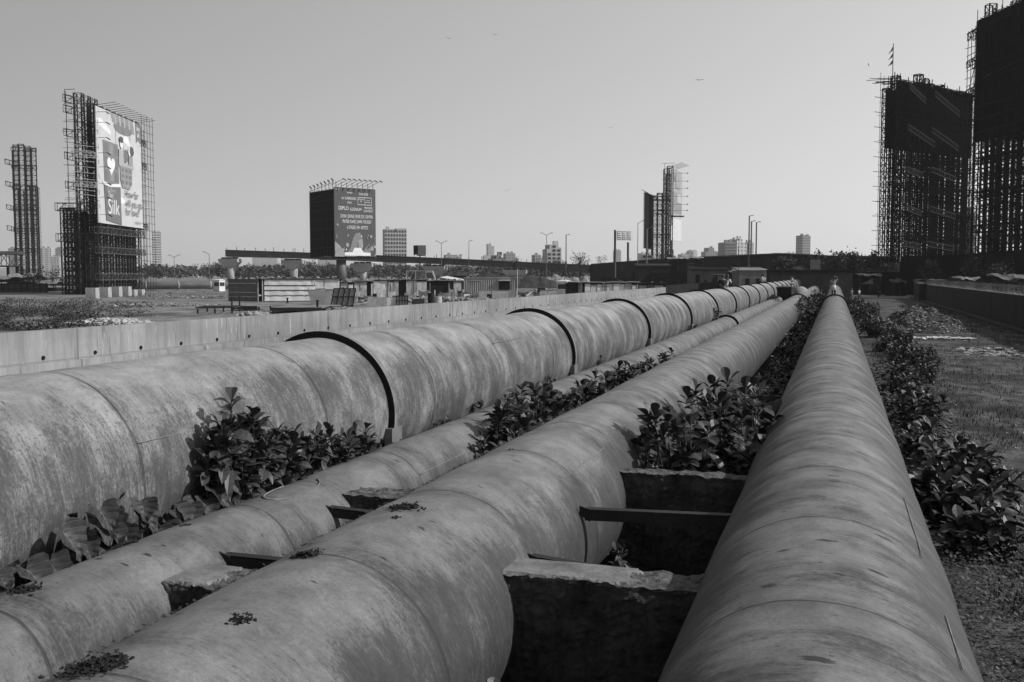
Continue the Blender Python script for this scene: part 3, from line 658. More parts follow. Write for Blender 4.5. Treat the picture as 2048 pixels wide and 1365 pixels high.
# ---- twin tower in the middle distance
T = frame(1287, 330, 0); tC = lthing('billboard', T, 'tall twin lattice hoarding in the middle distance, dark panel left and bright panel right', 'billboard')
def lx_(px, d): return (px - 1024) / FPX * d - (1287 - 1024) / FPX * 330
zt, zb = ZP(385, 330), ZP(497, 330)
mb = MB(); a = (0, 0); b = (lx_(1305, 346), 16); mb.prism([a, (a[0] + .2, a[1]), (b[0] + .2, b[1]), b], zb, zt, 'z'); mb.build('dark_side_panel', NET, tC)
mb = MB(); mb.prism([(a[0] - .25, a[1] - .1), (a[0], a[1] - .1), (b[0], b[1]), (b[0] - .25, b[1])], zb, zt + .3, 'z'); mb.build('poster_panel', flat(.5), tC)
for px, d, h in ((1308, 338, 30), (1309, 346, 30), (1318, 340, 31), (1318, 348, 29), (1300, 340, 13)): ppart('lattice_column', lattice(1.7, h, 1.7, .2, .10), tC, (lx_(px, d), d - 330, 0))
hR = ZP(333, 338)
for px, d, h in ((1331, 338, hR - 1), (1338, 338, hR), (1335, 346, hR - 2), (1344, 349, 10), (1340, 352, 12)): ppart('lattice_column', lattice(1.8, h, 1.7, .2, .10), tC, (lx_(px, d), d - 330, 0))
mb = MB()
for z in (ZP(400, 338), ZP(428, 338), ZP(476, 338)): truss(mb, (lx_(1305, 338), 8, z), (lx_(1342, 338), 8, z), 1.2, 1.5, 1.4, .18, .1)
grid_scaffold(mb, (lx_(1327, 338), 7.5), (lx_(1342, 338), 7.5), 3, hR + 1, 2, 1.8, .1); mb.build('cross_truss', STEEL_D, tC)
for n_, y0, y1, sh in (('poster_panel', 337, 431, .27), ('blank_panel', 437, 481, .46)):
    mb = MB(); p = (lx_(1341.5, 336), 6); q = (lx_(1362, 352), 22); mb.prism([(p[0], p[1]), (q[0], q[1]), (q[0] - .25, q[1] + .2), (p[0] - .25, p[1] + .2)], ZP(y1, 338), ZP(y0, 338), 'z'); mb.build(n_, flat(sh), tC)
p = Vector((lx_(1341.5, 336) + .02, 6, 0)); q = Vector((lx_(1362, 352) + .02, 22, 0)); dv = (q - p); ang = math.atan2(dv.y, dv.x)
nrm = Vector((dv.y, -dv.x, 0)).normalized() * .06
def q4(u0, u1, y0, y1, m, nm, k=1):
    mb = MB(); a = p + dv * u0 + nrm * k; b = p + dv * u1 + nrm * k; za, zb_ = ZP(y0, 338), ZP(y1, 338)
    mb.quad(a + Vector((0, 0, zb_)), b + Vector((0, 0, zb_)), b + Vector((0, 0, za)), a + Vector((0, 0, za)), ); mb.build(nm, m, tC)
q4(.1, .95, 383, 425, flat(.20), 'print_shape'); q4(.5, .9, 385, 403, flat(.36), 'print_shape', 2); q4(.35, .75, 345, 375, flat(.24), 'print_shape', 2); q4(.2, .3, 350, 362, flat(.2), 'print_shape', 2)
mb = MB(); mb.box(lx_(1341, 338), lx_(1364, 338), 5, 7, ZP(435, 338), ZP(433, 338)); mb.build('walkway', STEEL_B, tC)
for y_ in (348, 364, 378, 394, 410, 422): mb = MB(); mb.bar((lx_(1341, 338), 6, ZP(y_, 338)), (lx_(1371, 338), 6, ZP(y_, 338)), .09, .09, 0, False); mb.box(lx_(1370, 338), lx_(1371.6, 338), 5.8, 6.2, ZP(y_, 338) - .2, ZP(y_, 338) + .2); mb.build('floodlight', STEEL_B, tC)
for i in range(5): mb = MB(); mb.bar((lx_(1343 + 4 * i, 338), 6 + 3 * i, hR), (lx_(1358 + 3.5 * i, 338), 5, hR + 1.0 - .25 * i), .09, .09, 0, False); mb.build('lamp_arm', STEEL_B, tC)
for i in range(4): mb = MB(); mb.bar((lx_(1292 + 4 * i, 335), 2 + 3 * i, zt), (lx_(1277 + 3 * i, 335), 0, zt + 1 - .3 * i), .09, .09, 0, False); mb.build('lamp_arm', STEEL_B, tC)

STEEL_K = M(.004, .2, 1, .95, .0, name='silhouette steel'); NET_K = M(.004, .5, .6, 1, .0, (1, 1, .3), name='black net')  # toned near black so the sun-raked towers stay silhouettes
# ---- right hoardings, seen from behind against the light
def hoard(px0, d0, px1, d1, ztop, zbot, label, ncol, tops, thick=5.0, step=1.3, pan=(0, 0)):
    T = frame(px0, d0, 0); a = Vector(((px1 - 1024) / FPX * d1 - (px0 - 1024) / FPX * d0, d1 - d0)); ang = math.atan2(a.y, a.x); L = a.length
    T = T @ Matrix.Rotation(ang, 4, 'Z'); t = lthing('billboard', T, label, 'billboard')
    for r in range(3):
        for i in range(ncol if r == 0 else (ncol // 2 if r == 2 else ncol // 3)):
            h = ztop + tops[i % len(tops)] - (r > 0) * 1.5
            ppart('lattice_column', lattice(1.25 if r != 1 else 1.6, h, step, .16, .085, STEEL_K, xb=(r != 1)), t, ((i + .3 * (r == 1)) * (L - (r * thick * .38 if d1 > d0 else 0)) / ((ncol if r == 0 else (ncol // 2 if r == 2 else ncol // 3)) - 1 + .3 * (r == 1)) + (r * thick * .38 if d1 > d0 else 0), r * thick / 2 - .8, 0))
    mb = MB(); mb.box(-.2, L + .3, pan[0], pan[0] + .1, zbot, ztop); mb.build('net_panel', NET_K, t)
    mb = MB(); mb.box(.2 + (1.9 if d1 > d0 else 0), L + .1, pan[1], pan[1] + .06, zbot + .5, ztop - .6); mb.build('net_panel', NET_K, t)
    mb = MB()
    for k in range(8): z = 5 + (ztop - 6) * k / 7; truss(mb, (-.4, -1.7, z), (L + .5, -1.7, z + random.uniform(-.2, .2)), 1.0, .8, 1.3, .13, .08)
    for k in range(14): z = 3 + (ztop - 3) * k / 13; mb.bar((-.6, -1.4, z), (L + .6, -1.4, z + random.uniform(-.3, .3)), .09, .09, 0, False); mb.bar((-.6, thick - .3, z + .5), (L + .6, thick - .3, z + .8), .09, .09, 0, False)
    mb.build('cross_truss', STEEL_K, t)
    mb = MB()
    for i in range(ncol * 2): x = L * i / (2 * ncol - 1); mb.bar((x, -1.5, ztop + .5), (x + random.uniform(-.3, .3), thick + 2.0, ztop + .8 + random.uniform(-.5, .9)), .1, .1, 0, False); mb.bar((x, 0, ztop - 1), (x, 0, ztop + random.uniform(.6, 2.2)), .12, .12, 0, False)
    mb.build('top_outriggers', STEEL_K, t)
    return t, L
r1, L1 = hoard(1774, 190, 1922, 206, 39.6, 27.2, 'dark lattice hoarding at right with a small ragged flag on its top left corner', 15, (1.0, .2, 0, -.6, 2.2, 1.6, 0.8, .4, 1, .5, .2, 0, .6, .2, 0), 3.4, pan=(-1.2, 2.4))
mb = MB(); grid_scaffold(mb, (-4.0, -1.0), (-.6, -.6), 5, 40.2, 3, 1.55, .06, .4); grid_scaffold(mb, (-2.6, .6), (-.4, .6), 8, 40.6, 2, 2.3, .06); grid_scaffold(mb, (L1 + .8, 0), (L1 + 2.2, 1), 2, 37, 3, 1.3, .08); mb.build('bamboo_scaffold', STEEL_K, r1)
for a, b, ya, yb in ((1785, 1817, 170, 205), (1835, 1887, 175, 218), (1784, 1837, 251, 287), (1832, 1887, 250, 288), (1832, 1884, 330, 352), (1783, 1814, 335, 350), (1783, 1814, 411, 425), (1831, 1885, 410, 427), (1781, 1814, 483, 490), (1828, 1885, 482, 492)):
    mb = MB(); n = 12; p = Vector(((a - 1776) / 5.8, -2.8, ZP(ya, 190))); q = Vector(((b - 1776) / 5.8, -2.8, ZP(yb, 196)))
    mb.bar(p, q, .12, .12, 0, False); mb.bar(p - Vector((0, 0, .95)), q - Vector((0, 0, .95)), .12, .12, 0, False)
    for k in range(n + 1): c = p + (q - p) * k / n; mb.bar(c, c - Vector((0, 0, .95)), .08, .08, 0, False)
    mb.build('hanging_ladder', M(.013, .2, 2, .7, .2, name='ladder'), r1)
mb = MB(); mb.bar((.2, 0, 40), (.2, 0, 46.8), .10, .10)
for k in range(3): mb.add([(.2, 0, 46.4 - 1.25 * k), (.15, .1, 45.5 - 1.25 * k), (-.75, .4, 44.9 - 1.1 * k), (-.8, .3, 44.75 - 1.1 * k)], [(0, 1, 2, 3)])
mb.build('ragged_flag', CLOTH_D, r1)
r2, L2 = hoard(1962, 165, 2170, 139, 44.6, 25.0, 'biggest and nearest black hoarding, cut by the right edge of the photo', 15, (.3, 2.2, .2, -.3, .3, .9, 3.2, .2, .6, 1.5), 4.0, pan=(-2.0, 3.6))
mb = MB()
for z in (42.6, 38.0, 33.2): truss(mb, (-4.6, -1, z), (-1.8, -1, z + .3), 1.1, 1, .8, .12, .08)
grid_scaffold(mb, (-4.3, -1), (-2.2, -1), 32.5, 44.2, 3, 1.25, .08); grid_scaffold(mb, (-3.2, -.5), (-2.0, -.5), 4, 33, 2, 1.5, .08); mb.bar((-4.0, -1, 33.4), (-2.0, -1, 38), .09, .09); mb.bar((-3.4, -1, 31.4), (-1.9, -1, 35), .09, .09); mb.build('bamboo_scaffold', STEEL_K, r2)

for k in range(9):
    mb = MB(); z = 26.5 + 2.1 * k; mb.bar((-.1, -2.2, z), (L2 + .2, -2.2, z + random.uniform(-.3, .3)), .10, .05); mb.build('panel_batten', M(.007, .2, 2, .8, .1, name='rib'), r2)
for k in range(12):
    mb = MB(); x = .3 + (L2 - .6) * k / 11; mb.bar((x, -2.14, 25.2), (x + random.uniform(-.2, .2), -2.14, 45.2 + random.uniform(0, 1.4)), .10, .05); mb.build('panel_rib', M(.007, .2, 2, .8, .1, name='rib'), r2)
mb = MB(); P = []; n = 24
for i in range(n + 1): x = L2 * (.1 + .9 * i / n); z = 35.0 + 1.6 * i / n + .2 * noise.noise(Vector((i * .9, 3, 1))); P += [(x, -2.26, z), (x, -2.30, z + .06 + .3 * abs(noise.noise(Vector((i * .7, 0, 0)))))]
mb.add(P, [(2 * i, 2 * i + 2, 2 * i + 3, 2 * i + 1) for i in range(n)]); mb.build('torn_seam', M(.03, .6, 2, .9, .1, name='torn net edge'), r2)
# ------------------------------------------------------------------ flyover under construction
t = thing('flyover', XY(462, 330), 'unfinished steel girder flyover sloping down from left to right above the shacks', 'flyover')
GIRD = M(.075, .4, .5, .7, .3, (1, 1, 2), name='dark girder steel'); PIERC = M(.34, .25, .25, .85, .2, name='pier concrete')
prs = [(462, 330), (588, 330), (727, 325), (872, 318), (1032, 306), (1178, 300)]; tops = [500, 504.5, 509.5, 516, 523.5, 530]; bots = [514, 517, 523, 528.5, 536, 545]
for i, (px, d) in enumerate(prs[:5]):
    T = frame(px, d, math.radians(-18)); zb = ZP(bots[i] + 1, d); mb = MB(T=T)
    mb.tube([(0, 0, 0), (0, 0, zb - 2.2)], 1.3, 20); mb.build('pier_column', PIERC, t, smooth=True)
    mb = MB(T=T); mb.prism([(-1.2, zb - 3.4), (1.2, zb - 3.4), (3.4, zb - 1.6), (3.4, zb - .5), (-3.9, zb - .5), (-3.9, zb - 1.3)], -1.4, 1.4, 'y'); mb.build('pier_cap', PIERC, t)
    for k in range(3): mb = MB(T=T); mb.box(-2.9 + 2.1 * k, -1.9 + 2.1 * k, -1.0, 1.0, zb - .5, zb); mb.build('bearing_block', STEEL_B, t)
for i in range(5):
    (pa, da), (pb, db) = prs[i], prs[i + 1]; a = XY(pa - 8 if i == 0 else pa + 1.5, da); b = XY(pb - 1.5, db); sd_ = Vector((-(b - a).y, (b - a).x, 0)).normalized()
    for k in range(3):
        o = sd_ * (2.4 * k - 1.2); mb = MB()
        za0, za1, zb0, zb1 = ZP(bots[i], da) , ZP(tops[i], da), ZP(bots[i + 1], db), ZP(tops[i + 1], db)
        A_ = a + o; B_ = b + o
        def bx(u0, u1, w):
            s_ = sd_ * w
            P = [A_ - s_ + Vector((0, 0, za0 + (za1 - za0) * u0)), B_ - s_ + Vector((0, 0, zb0 + (zb1 - zb0) * u0)), B_ + s_ + Vector((0, 0, zb0 + (zb1 - zb0) * u0)), A_ + s_ + Vector((0, 0, za0 + (za1 - za0) * u0))]
            P += [p + Vector((0, 0, (za1 - za0) * (u1 - u0))) if q in (0, 3) else p + Vector((0, 0, (zb1 - zb0) * (u1 - u0))) for q, p in enumerate(P)]
            mb.add(P, [(0, 3, 2, 1), (4, 5, 6, 7), (0, 1, 5, 4), (1, 2, 6, 5), (2, 3, 7, 6), (3, 0, 4, 7)])
        bx(0, .07, .45); bx(.07, .9, .05); bx(.9, 1, .5)
        n = 9
        for q in range(n + 1): c = A_ + (B_ - A_) * (q / n) - sd_ * .2; mb.bar(c + Vector((0, 0, za0 + (zb0 - za0) * q / n)), c + Vector((0, 0, za1 + (zb1 - za1) * q / n)), .06, .06)
        mb.build('girder', GIRD, t)
    for q in range(8): mb = MB(); c = a + (b - a) * (q / 7 + random.uniform(-.02, .02)); z = ZP(tops[i], da) + (ZP(tops[i + 1], db) - ZP(tops[i], da)) * q / 7; mb.bar(c + Vector((0, 0, z - .1)), c + Vector((0, 0, z + random.uniform(.6, 1.4))), .12, .12); mb.build('edge_post', STEEL_B, t)

# dark approach embankment walls at centre right
def strip_wall(name, pts, label, mat, th=1.0, cat='wall'):
    """pts = (px, d, ytop); upright wall along a polyline, base on the ground"""
    t = thing(name, XY(pts[0][0], pts[0][1]), label, cat); mb = MB()
    for (pa, da, ya), (pb, db, yb) in zip(pts, pts[1:]):
        a, b = XY(pa, da), XY(pb, db); n_ = Fh * th; za, zb = ZP(ya, da, pa), ZP(yb, db, pb)
        P = [a, b, b + n_, a + n_]; P += [P[0] + Vector((0, 0, za)), P[1] + Vector((0, 0, zb)), P[2] + Vector((0, 0, zb)), P[3] + Vector((0, 0, za))]
        mb.add(P, [(0, 3, 2, 1), (4, 5, 6, 7), (0, 1, 5, 4), (1, 2, 6, 5), (2, 3, 7, 6), (3, 0, 4, 7)])
    mb.build('wall_face', mat, t); return t
DST = M(.025, .5, .5, .95, .1, (1, 1, 1), .3, name='dark stone')  # dark tone carries the shade on the retaining wall's face
w = strip_wall('retaining_wall', [(1183, 300, 529), (1240, 292, 524), (1345, 284, 517), (1460, 272, 513), (1560, 262, 507.5), (1640, 255, 511), (1790, 245, 513)], 'long dark shaded retaining wall of the road approach, behind the huts at centre right', DST, 6)
mb = MB()
for (pa, da, ya), (pb, db, yb) in zip([(1183, 299.7, 529), (1345, 283.7, 517), (1560, 261.7, 507.5)], [(1345, 283.7, 517), (1560, 261.7, 507.5), (1640, 254.7, 511)]):
    a = XY(pa, da) + Vector((0, 0, ZP(ya, da) + .02)); b = XY(pb, db) + Vector((0, 0, ZP(yb, db) + .02)); mb.bar(a, b, .5, .25)
mb.build('coping', M(.12, .4, .5, name='coping dark'), w)
strip_wall('yard_wall', [(1180, 236, 556), (1262, 232, 556), (1262.2, 232, 546), (1385, 215, 545)], 'low black yard wall in front of the road approach, left of the stained hut', DST, .4)
sheet_l = M(.30, .4, 1, name='pale panel strip')
strip_wall('hoarding_board', [(1553, 235, 533), (1610, 233, 533)], 'pale weathered board strip standing above the flat roof of the end building', sheet_l, .2, 'board')
# bank of dark earth under the flyover
def mound(name, px0, px1, d, ytop, mat, dep=14, seed=0, rough=.35, **kw):
    n, m = 60, 8; T = frame((px0 + px1) / 2, d); hw = (px1 - px0) / FPX * d / 2; H = ZP(ytop, d); mb = MB(T=T); P = []; F = []
    for j in range(m + 1):
        for i in range(n + 1):
            u = i / n; v = j / m; e = min(1, math.sin(PI * u) * 2.2) * math.sin(PI * v) ** .7
            P.append((-hw + 2 * hw * u, dep * (v - .5), -.05 + e * H * (1 - rough + rough * 2 * abs(noise.noise(Vector((u * 9 + seed, v * 3, seed)))) + .3 * rough * noise.noise(Vector((u * 40, v * 9, seed))))))
    for j in range(m):
        for i in range(n): a = j * (n + 1) + i; F.append((a, a + 1, a + n + 2, a + n + 1))
    mb.add(P, F); return mb.build(name, mat, smooth=False, **kw)
mound('embankment', 780, 1135, 262, 543, M(.04, .6, .6, .95, .1, bump=.4, name='dark earth'), 20, 3, kind='structure')
mound('spoil_heap', 1010, 1200, 275, 551, M(.22, .6, 1.5, .95, .1, bump=.6, name='spoil'), 12, 8, kind='structure')

# ------------------------------------------------------------------ distant pipeline
a = XY(262, 222); b = XY(1175, 300); t = thing('pipeline', a, 'distant grey pipeline lying across the waste ground behind the guard booth and shacks', 'pipeline')
mb = MB(); mb.tube([a + Vector((0, 0, 1.05)), a + (b - a) * .5 + Vector((0, 0, 1.05)), b + Vector((0, 0, 1.05))], .87, 24); mb.build('barrel', M(.20, .35, .5, .7, .3, name='far pipe coating'), t, smooth=True)
for i in range(18):
    c = a + (b - a) * ((i + .4) / 18) + Vector((0, 0, 1.05)); d_ = (b - a).normalized() * .15; mb = MB(); mb.tube([c - d_, c + d_], .97, 24); mb.build('flange_ring', M(.26, .3, 1, name='far ring'), t)

# ------------------------------------------------------------------ guard booths
def booth(px, py, hpx, label, big=1.0):
    d = 3.6 * FPX / (py - 549.1); T = frame(px, d, math.radians(-28)); o = XY(px, d); H = hpx / FPX * d; w = H * .27 * big
    t = thing('guard_booth', o, label, 'guard booth')
    for nm, z0, z1 in (('lower_wall', 0, H * .42), ('upper_wall', H * .74, H * .93)):
        mb = MB(T=T); mb.box(-w, w, -w, w, z0, z1); mb.build(nm, WHITE, t)
    mb = MB(T=T); mb.box(-w * .86, w * .86, -w * .86, w * .86, H * .42, H * .74); mb.build('window_glass', GLASS, t)
    for sx in (-1, 1):
        for sy in (-1, 1): mb = MB(T=T); mb.box(sx * w * .9 - .06, sx * w * .9 + .06, sy * w * .9 - .06, sy * w * .9 + .06, H * .42, H * .74); mb.build('corner_post', WHITE, t)
    mb = MB(T=T); e = w * 1.12; mb.add([(-e, -e, H * .93), (e, -e, H * .93), (e, e, H * .93), (-e, e, H * .93), (-e * .5, -e * .5, H), (e * .5, -e * .5, H), (e * .5, e * .5, H), (-e * .5, e * .5, H)], [(0, 3, 2, 1), (4, 5, 6, 7), (0, 1, 5, 4), (1, 2, 6, 5), (2, 3, 7, 6), (3, 0, 4, 7)]); mb.build('roof', WHITE, t)
booth(438, 583, 24, 'small white guard booth with dark windows standing alone left of the shacks', 1.25)
booth(1128, 591, 30, 'larger pale guard booth at the left end of the long low shed', 1.35)

# ------------------------------------------------------------------ shacks
def wallp(mb, p, q, z0, z1, th=.06, wav=.0, mi=0):
    p = Vector((*p, 0)); q = Vector((*q, 0)); n = max(1, int((q - p).length / .25)) if wav else 1; s_ = Vector(((q - p).y, -(q - p).x, 0)).normalized()
    for i in range(n):
        a = p + (q - p) * i / n; b = p + (q - p) * (i + 1) / n; oa, ob = (s_ * wav * ((i % 2) * 1.0), s_ * wav * (((i + 1) % 2) * 1.0))
        P = [a + oa, b + ob, b + ob - s_ * th, a + oa - s_ * th]
        mb.add([x + Vector((0, 0, z0)) for x in P] + [x + Vector((0, 0, z1)) for x in P], [(0, 3, 2, 1), (4, 5, 6, 7), (0, 1, 5, 4), (1, 2, 6, 5), (2, 3, 7, 6), (3, 0, 4, 7)], mi)
def shack(px0, px1, py0, ytop, label, pieces, dep=4.0, roofm=None, yaw=12, clutter=6, over=.25, roofslope=.25):
    """pieces: (u0, u1, z0 frac, z1 frac, material, name, proud) on the lit front"""
    d = 3.6 * FPX / (py0 - 549.1); W = (px1 - px0) / FPX * d / math.cos(math.radians(yaw)) * 1.0; T = frame(px0, d, math.radians(yaw)); H = ZP(ytop, d)
    t = thing('shack', XY(px0, d), label, 'shack', 'tin and cloth shacks along the wall')
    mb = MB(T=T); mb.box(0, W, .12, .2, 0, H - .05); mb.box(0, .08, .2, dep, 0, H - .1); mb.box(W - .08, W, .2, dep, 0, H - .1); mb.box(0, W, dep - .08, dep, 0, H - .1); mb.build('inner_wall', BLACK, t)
    for u0, u1, z0, z1, m, nm, pr in pieces:
        mb = MB(T=T); jz = random.uniform(-.05, .05); x0, x1 = u0 * W, u1 * W
        n = max(2, int((x1 - x0) / .35)); P = []; F = []; mz = max(2, int((z1 - z0) * H / .4))
        for k in range(mz + 1):
            for i in range(n + 1):
                x = x0 + (x1 - x0) * i / n; z = (z0 + (z1 - z0) * k / mz) * H
                P.append((x + .03 * noise.noise(Vector((z, x, 3))), .06 - pr + .07 * noise.noise(Vector((x * 1.3, z * 1.1, px0))), z + (.06 * noise.noise(Vector((x, 4, px0))) if k == mz else 0)))
        for k in range(mz):
            for i in range(n): a = k * (n + 1) + i; F.append((a, a + 1, a + n + 2, a + n + 1))
        e_ = random.uniform(.03, .07); yb = .06 - pr - .05
        mb.add(P, F); mb.build(nm, m, t)
        mb = MB(T=T); mb.bar((x0, yb, z0 * H), (x0 + random.uniform(-.04, .04), yb, z1 * H), e_, .05); mb.bar((x0 - .05, yb - .01, z1 * H - .02), (x1 + .05, yb - .01, z1 * H + random.uniform(-.08, .04)), .05, e_ * 1.4); mb.build('batten', random.choice([STEEL_D, BLACK, STEM]), t)
    mb = MB(T=T); P = []; F = []; n = 14
    for j in range(5):
        for i in range(n + 1): x = -over + (W + 2 * over) * i / n; y = -over + (dep + 2 * over) * j / 4; P.append((x, y, H - roofslope * (y / dep) * 1.0 + .09 * noise.noise(Vector((x * 1.1, y, px0)))))
    nb = len(P); P += [(x, y, z + .07) for x, y, z in P]
    for j in range(4):
        for i in range(n): a = j * (n + 1) + i; F.append((a + nb, a + 1 + nb, a + n + 2 + nb, a + n + 1 + nb)); F.append((a, a + n + 1, a + n + 2, a + 1))
    for i in range(n): F.append((i, i + 1, i + 1 + nb, i + nb))
    for j in range(4): F.append((j * (n + 1) + n, (j + 1) * (n + 1) + n, (j + 1) * (n + 1) + n + nb, j * (n + 1) + n + nb))
    mb.add(P, F); mb.build('roof_sheet', roofm or SHEET_D, t)
    for k in range(clutter):
        mb = MB(T=T); x = random.uniform(.3, W - .3); y = random.uniform(0, 1.5)
        if k % 2: mb.rock((x, y, H + .16), random.uniform(.14, .3))
        else: mb.bar((x, y, H + .1), (x + random.uniform(-1.2, 1.2), y + random.uniform(-.4, .6), H + random.uniform(.12, .35)), .10, .10)
        mb.build('roof_weight', random.choice([RUBBLE, STEEL_D, SHEET2]), t)
    return t, T, W, H
CLOTH1 = M(.55, .25, 1.5, .9, .15, bump=.4, name='pale cloth'); CLOTH2 = M(.40, .35, 1.5, .9, .15, bump=.4, name='grey cloth'); CREAM = M(.52, .18, .8, .8, .2, name='cream boards')
# near corner shack: end wall toned dark for its shade + bright long wall
t, T, W, H = shack(521, 622, 603.5, 558, 'large leftmost shack with bright plain boards facing right and a dark end wall', [(.06, 1, .02, .27, CREAM, 'wall_board', .10), (.06, 1, .27, .50, CREAM, 'wall_board', .07), (.06, 1, .50, .72, CREAM, 'wall_board', .09), (.06, 1, .72, .99, CREAM, 'wall_board', .06)], 5.5, yaw=20)
for k in range(5):
    mb = MB(T=T); wallp(mb, (-3.9 , 3.6 - .04 * k), (-.35, .1 - .04 * k), H * k / 5 + .02, H * (k + 1) / 5 - .02); mb.build('end_wall_board', M(.10, .25, .7, .8, .25, name='shaded boards'), t)
mb = MB(T=T); mb.box(-.42, -.28, 0, .15, 0, H + .05); mb.box(.15, .3, -.1, 0, 0, H); mb.build('door_frame', SHEET2, t)
mb = MB(T=T); mb.box(-.3, .16, -.02, .02, H * .24, H * .30); mb.build('door_rail', SHEET, t)
shack(624, 679, 602.5, 558, 'shack clad in torn pale cloth squares, next to the plain board shack', [(0, .06, 0, 1, CREAM, 'post_board', .15), (.08, .42, .55, .98, CLOTH1, 'cloth_square', .1), (.42, .96, .52, 1.0, CLOTH1, 'cloth_square', .05), (.08, .45, .2, .55, CLOTH1, 'cloth_square', .08), (.45, .98, .12, .5, CLOTH1, 'cloth_square', .12), (.1, .9, 0, .2, CLOTH2, 'cloth_square', .06)], clutter=10)
shack(681, 706, 600, 565, 'low shack of sagging cloth with one white door, left of the children', [(0, .55, .1, .98, CLOTH2, 'cloth_square', .08), (.60, .95, .03, .9, WHITE, 'white_door', .12)], clutter=4, roofm=TARP)
shack(708, 744, 599, 563, 'patched cloth shack behind the two children, black doorway on its right', [(0, .33, .1, .95, CLOTH2, 'cloth_square', .08), (.33, .68, .1, .97, CLOTH2, 'cloth_square', .05), (.90, .99, .02, .9, WHITE, 'white_door', .12)], clutter=8, roofm=SHEET2)
shack(746, 797, 598, 561, 'shack with plain pale wall and vertical planks beside a black door', [(0, .55, .02, .97, CLOTH1, 'wall_board', .08), (.55, .68, .05, .96, SHEET2, 'plank', .12), (.68, .80, .05, .92, CREAM, 'plank', .10), (.80, .97, .05, .98, SHEET2, 'plank', .12)], clutter=10)
shack(800, 852, 597, 560, 'shack of stained cloth hung on poles, black door at its left', [(.22, .5, .1, .97, CLOTH2, 'cloth_square', .1), (.5, .62, .05, .99, SHEET2, 'plank', .14), (.62, 1.0, .12, .93, CLOTH2, 'cloth_square', .08)], clutter=8, roofm=TARP)
shack(856, 905, 594, 562, 'open fronted black shack with rubbish on its flat roof', [(.8, .88, 0, .95, STEEL_M, 'post', .1), (.05, .1, 0, .95, STEEL_M, 'post', .1)], clutter=16, roofm=SHEET2)
shack(907, 925, 593, 562, 'narrow shack of grey cloth left of the lean-to canopy', [(0, .85, .1, .98, CLOTH2, 'cloth_square', .1)], clutter=3, roofm=TARP)
# canopy lean-to
d = 180; T = frame(886 + 40, d); t = thing('canopy', XY(926, d), 'small lean-to canopy with a pale sloping sheet, left of the container', 'canopy')
mb = MB(T=T); mb.add([(-4.2, 0, 3.0), (.6, 0, 2.2), (1.2, 3, 2.4), (-3, 3, 3.2), (-4.2, 0, 3.07), (.6, 0, 2.27), (1.2, 3, 2.47), (-3, 3, 3.27)], [(0, 3, 2, 1), (4, 5, 6, 7), (0, 1, 5, 4), (1, 2, 6, 5), (2, 3, 7, 6), (3, 0, 4, 7)]); mb.build('roof_sheet', SHEET, t)
for x in (-2.9, -1.9, .5): mb = MB(T=T); mb.bar((x, .1, 0), (x, .1, 2.5), .12); mb.build('post', STEEL_D, t)
# container
d = 3.6 * FPX / (592 - 549.1); d = 150; T = frame(928, 152, math.radians(4)); t = thing('container_cabin', XY(928, 152), 'pale corrugated container cabin with one dark window, behind the leaning boards', 'container cabin')
W = (1032 - 928) / FPX * 152; H = ZP(557, 152); P = []; F = []; n = 96
for i in range(n + 1): x = W * i / n; y = .10 * (1 if (i // 2) % 2 else 0); P += [(x, y, .2), (x, y, H)]
for i in range(n): F.append((2 * i, 2 * i + 2, 2 * i + 3, 2 * i + 1))
mb = MB(T=T); mb.add(P, F); mb.build('corrugated_wall', M(.27, .3, 1.2, .7, .3, (1, 1, .3), name='container paint'), t)
mb = MB(T=T); mb.box(0, W, .12, 2.6, .1, H - .02); mb.build('container_body', M(.2, .3, 1.2, name='container side'), t)
mb = MB(T=T); mb.box(-.05, W + .05, -.06, .12, H, H + .12); mb.box(-.05, W + .05, -.06, .12, .05, .2); mb.build('rail', SHEET2, t)
mb = MB(T=T); mb.box(W * .67, W * .88, -.05, .06, H * .42, H * .86); mb.build('window', BLACK, t)
mb = MB(T=T); mb.box(W * .66, W * .89, -.35, .06, H * .87, H * .92); mb.build('window_hood', SHEET, t)
mb = MB(T=T); mb.box(W * .10, W * .33, -.05, .0, H * .86, H * .92); mb.build('sign_board', SHEET2, t)
mb = MB(T=T); mb.tube([(W + .2, -.2, 0), (W + .2, -.2, H + 1.4)], .05, 6); mb.build('corner_pole', STEEL_L, t)
# long low shed
pcs = []
random.seed(5)
u = .20
while u < .98:
    w_ = random.uniform(.05, .11); pcs.append((u, min(1, u + w_), random.uniform(.02, .2), random.uniform(.85, .97), random.choice([CLOTH1, CREAM, CLOTH2, SHEET2]), 'patch_panel', random.uniform(.05, .12))); u += w_
shack(1142, 1278, 600, 565, 'long low shed with pale sheet roof and patched walls, right of the larger booth', pcs + [(.10, .17, 0, .99, SHEET_D, 'door', .15)], 5, SHEET, yaw=6, clutter=4)
shack(1278, 1330, 596, 567, 'dark right end of the long shed, walls of mismatched grey sheets', [(0, .3, .02, .9, SHEET2, 'patch_panel', .1), (.3, .6, .02, .95, SHEET_D, 'patch_panel', .08), (.6, .95, .02, .9, SHEET2, 'patch_panel', .1)], 5, SHEET_D, yaw=6, clutter=2)
# shed behind container and far low sheds
shack(905, 940, 581, 552, 'dark shed with one white gable end behind the container cabin', [(.78, 1, .1, 1, SHEET, 'white_gable', .1), (0, .75, 0, .9, SHEET_D, 'wall_board', .05)], 4, SHEET_D, yaw=-4, clutter=1)

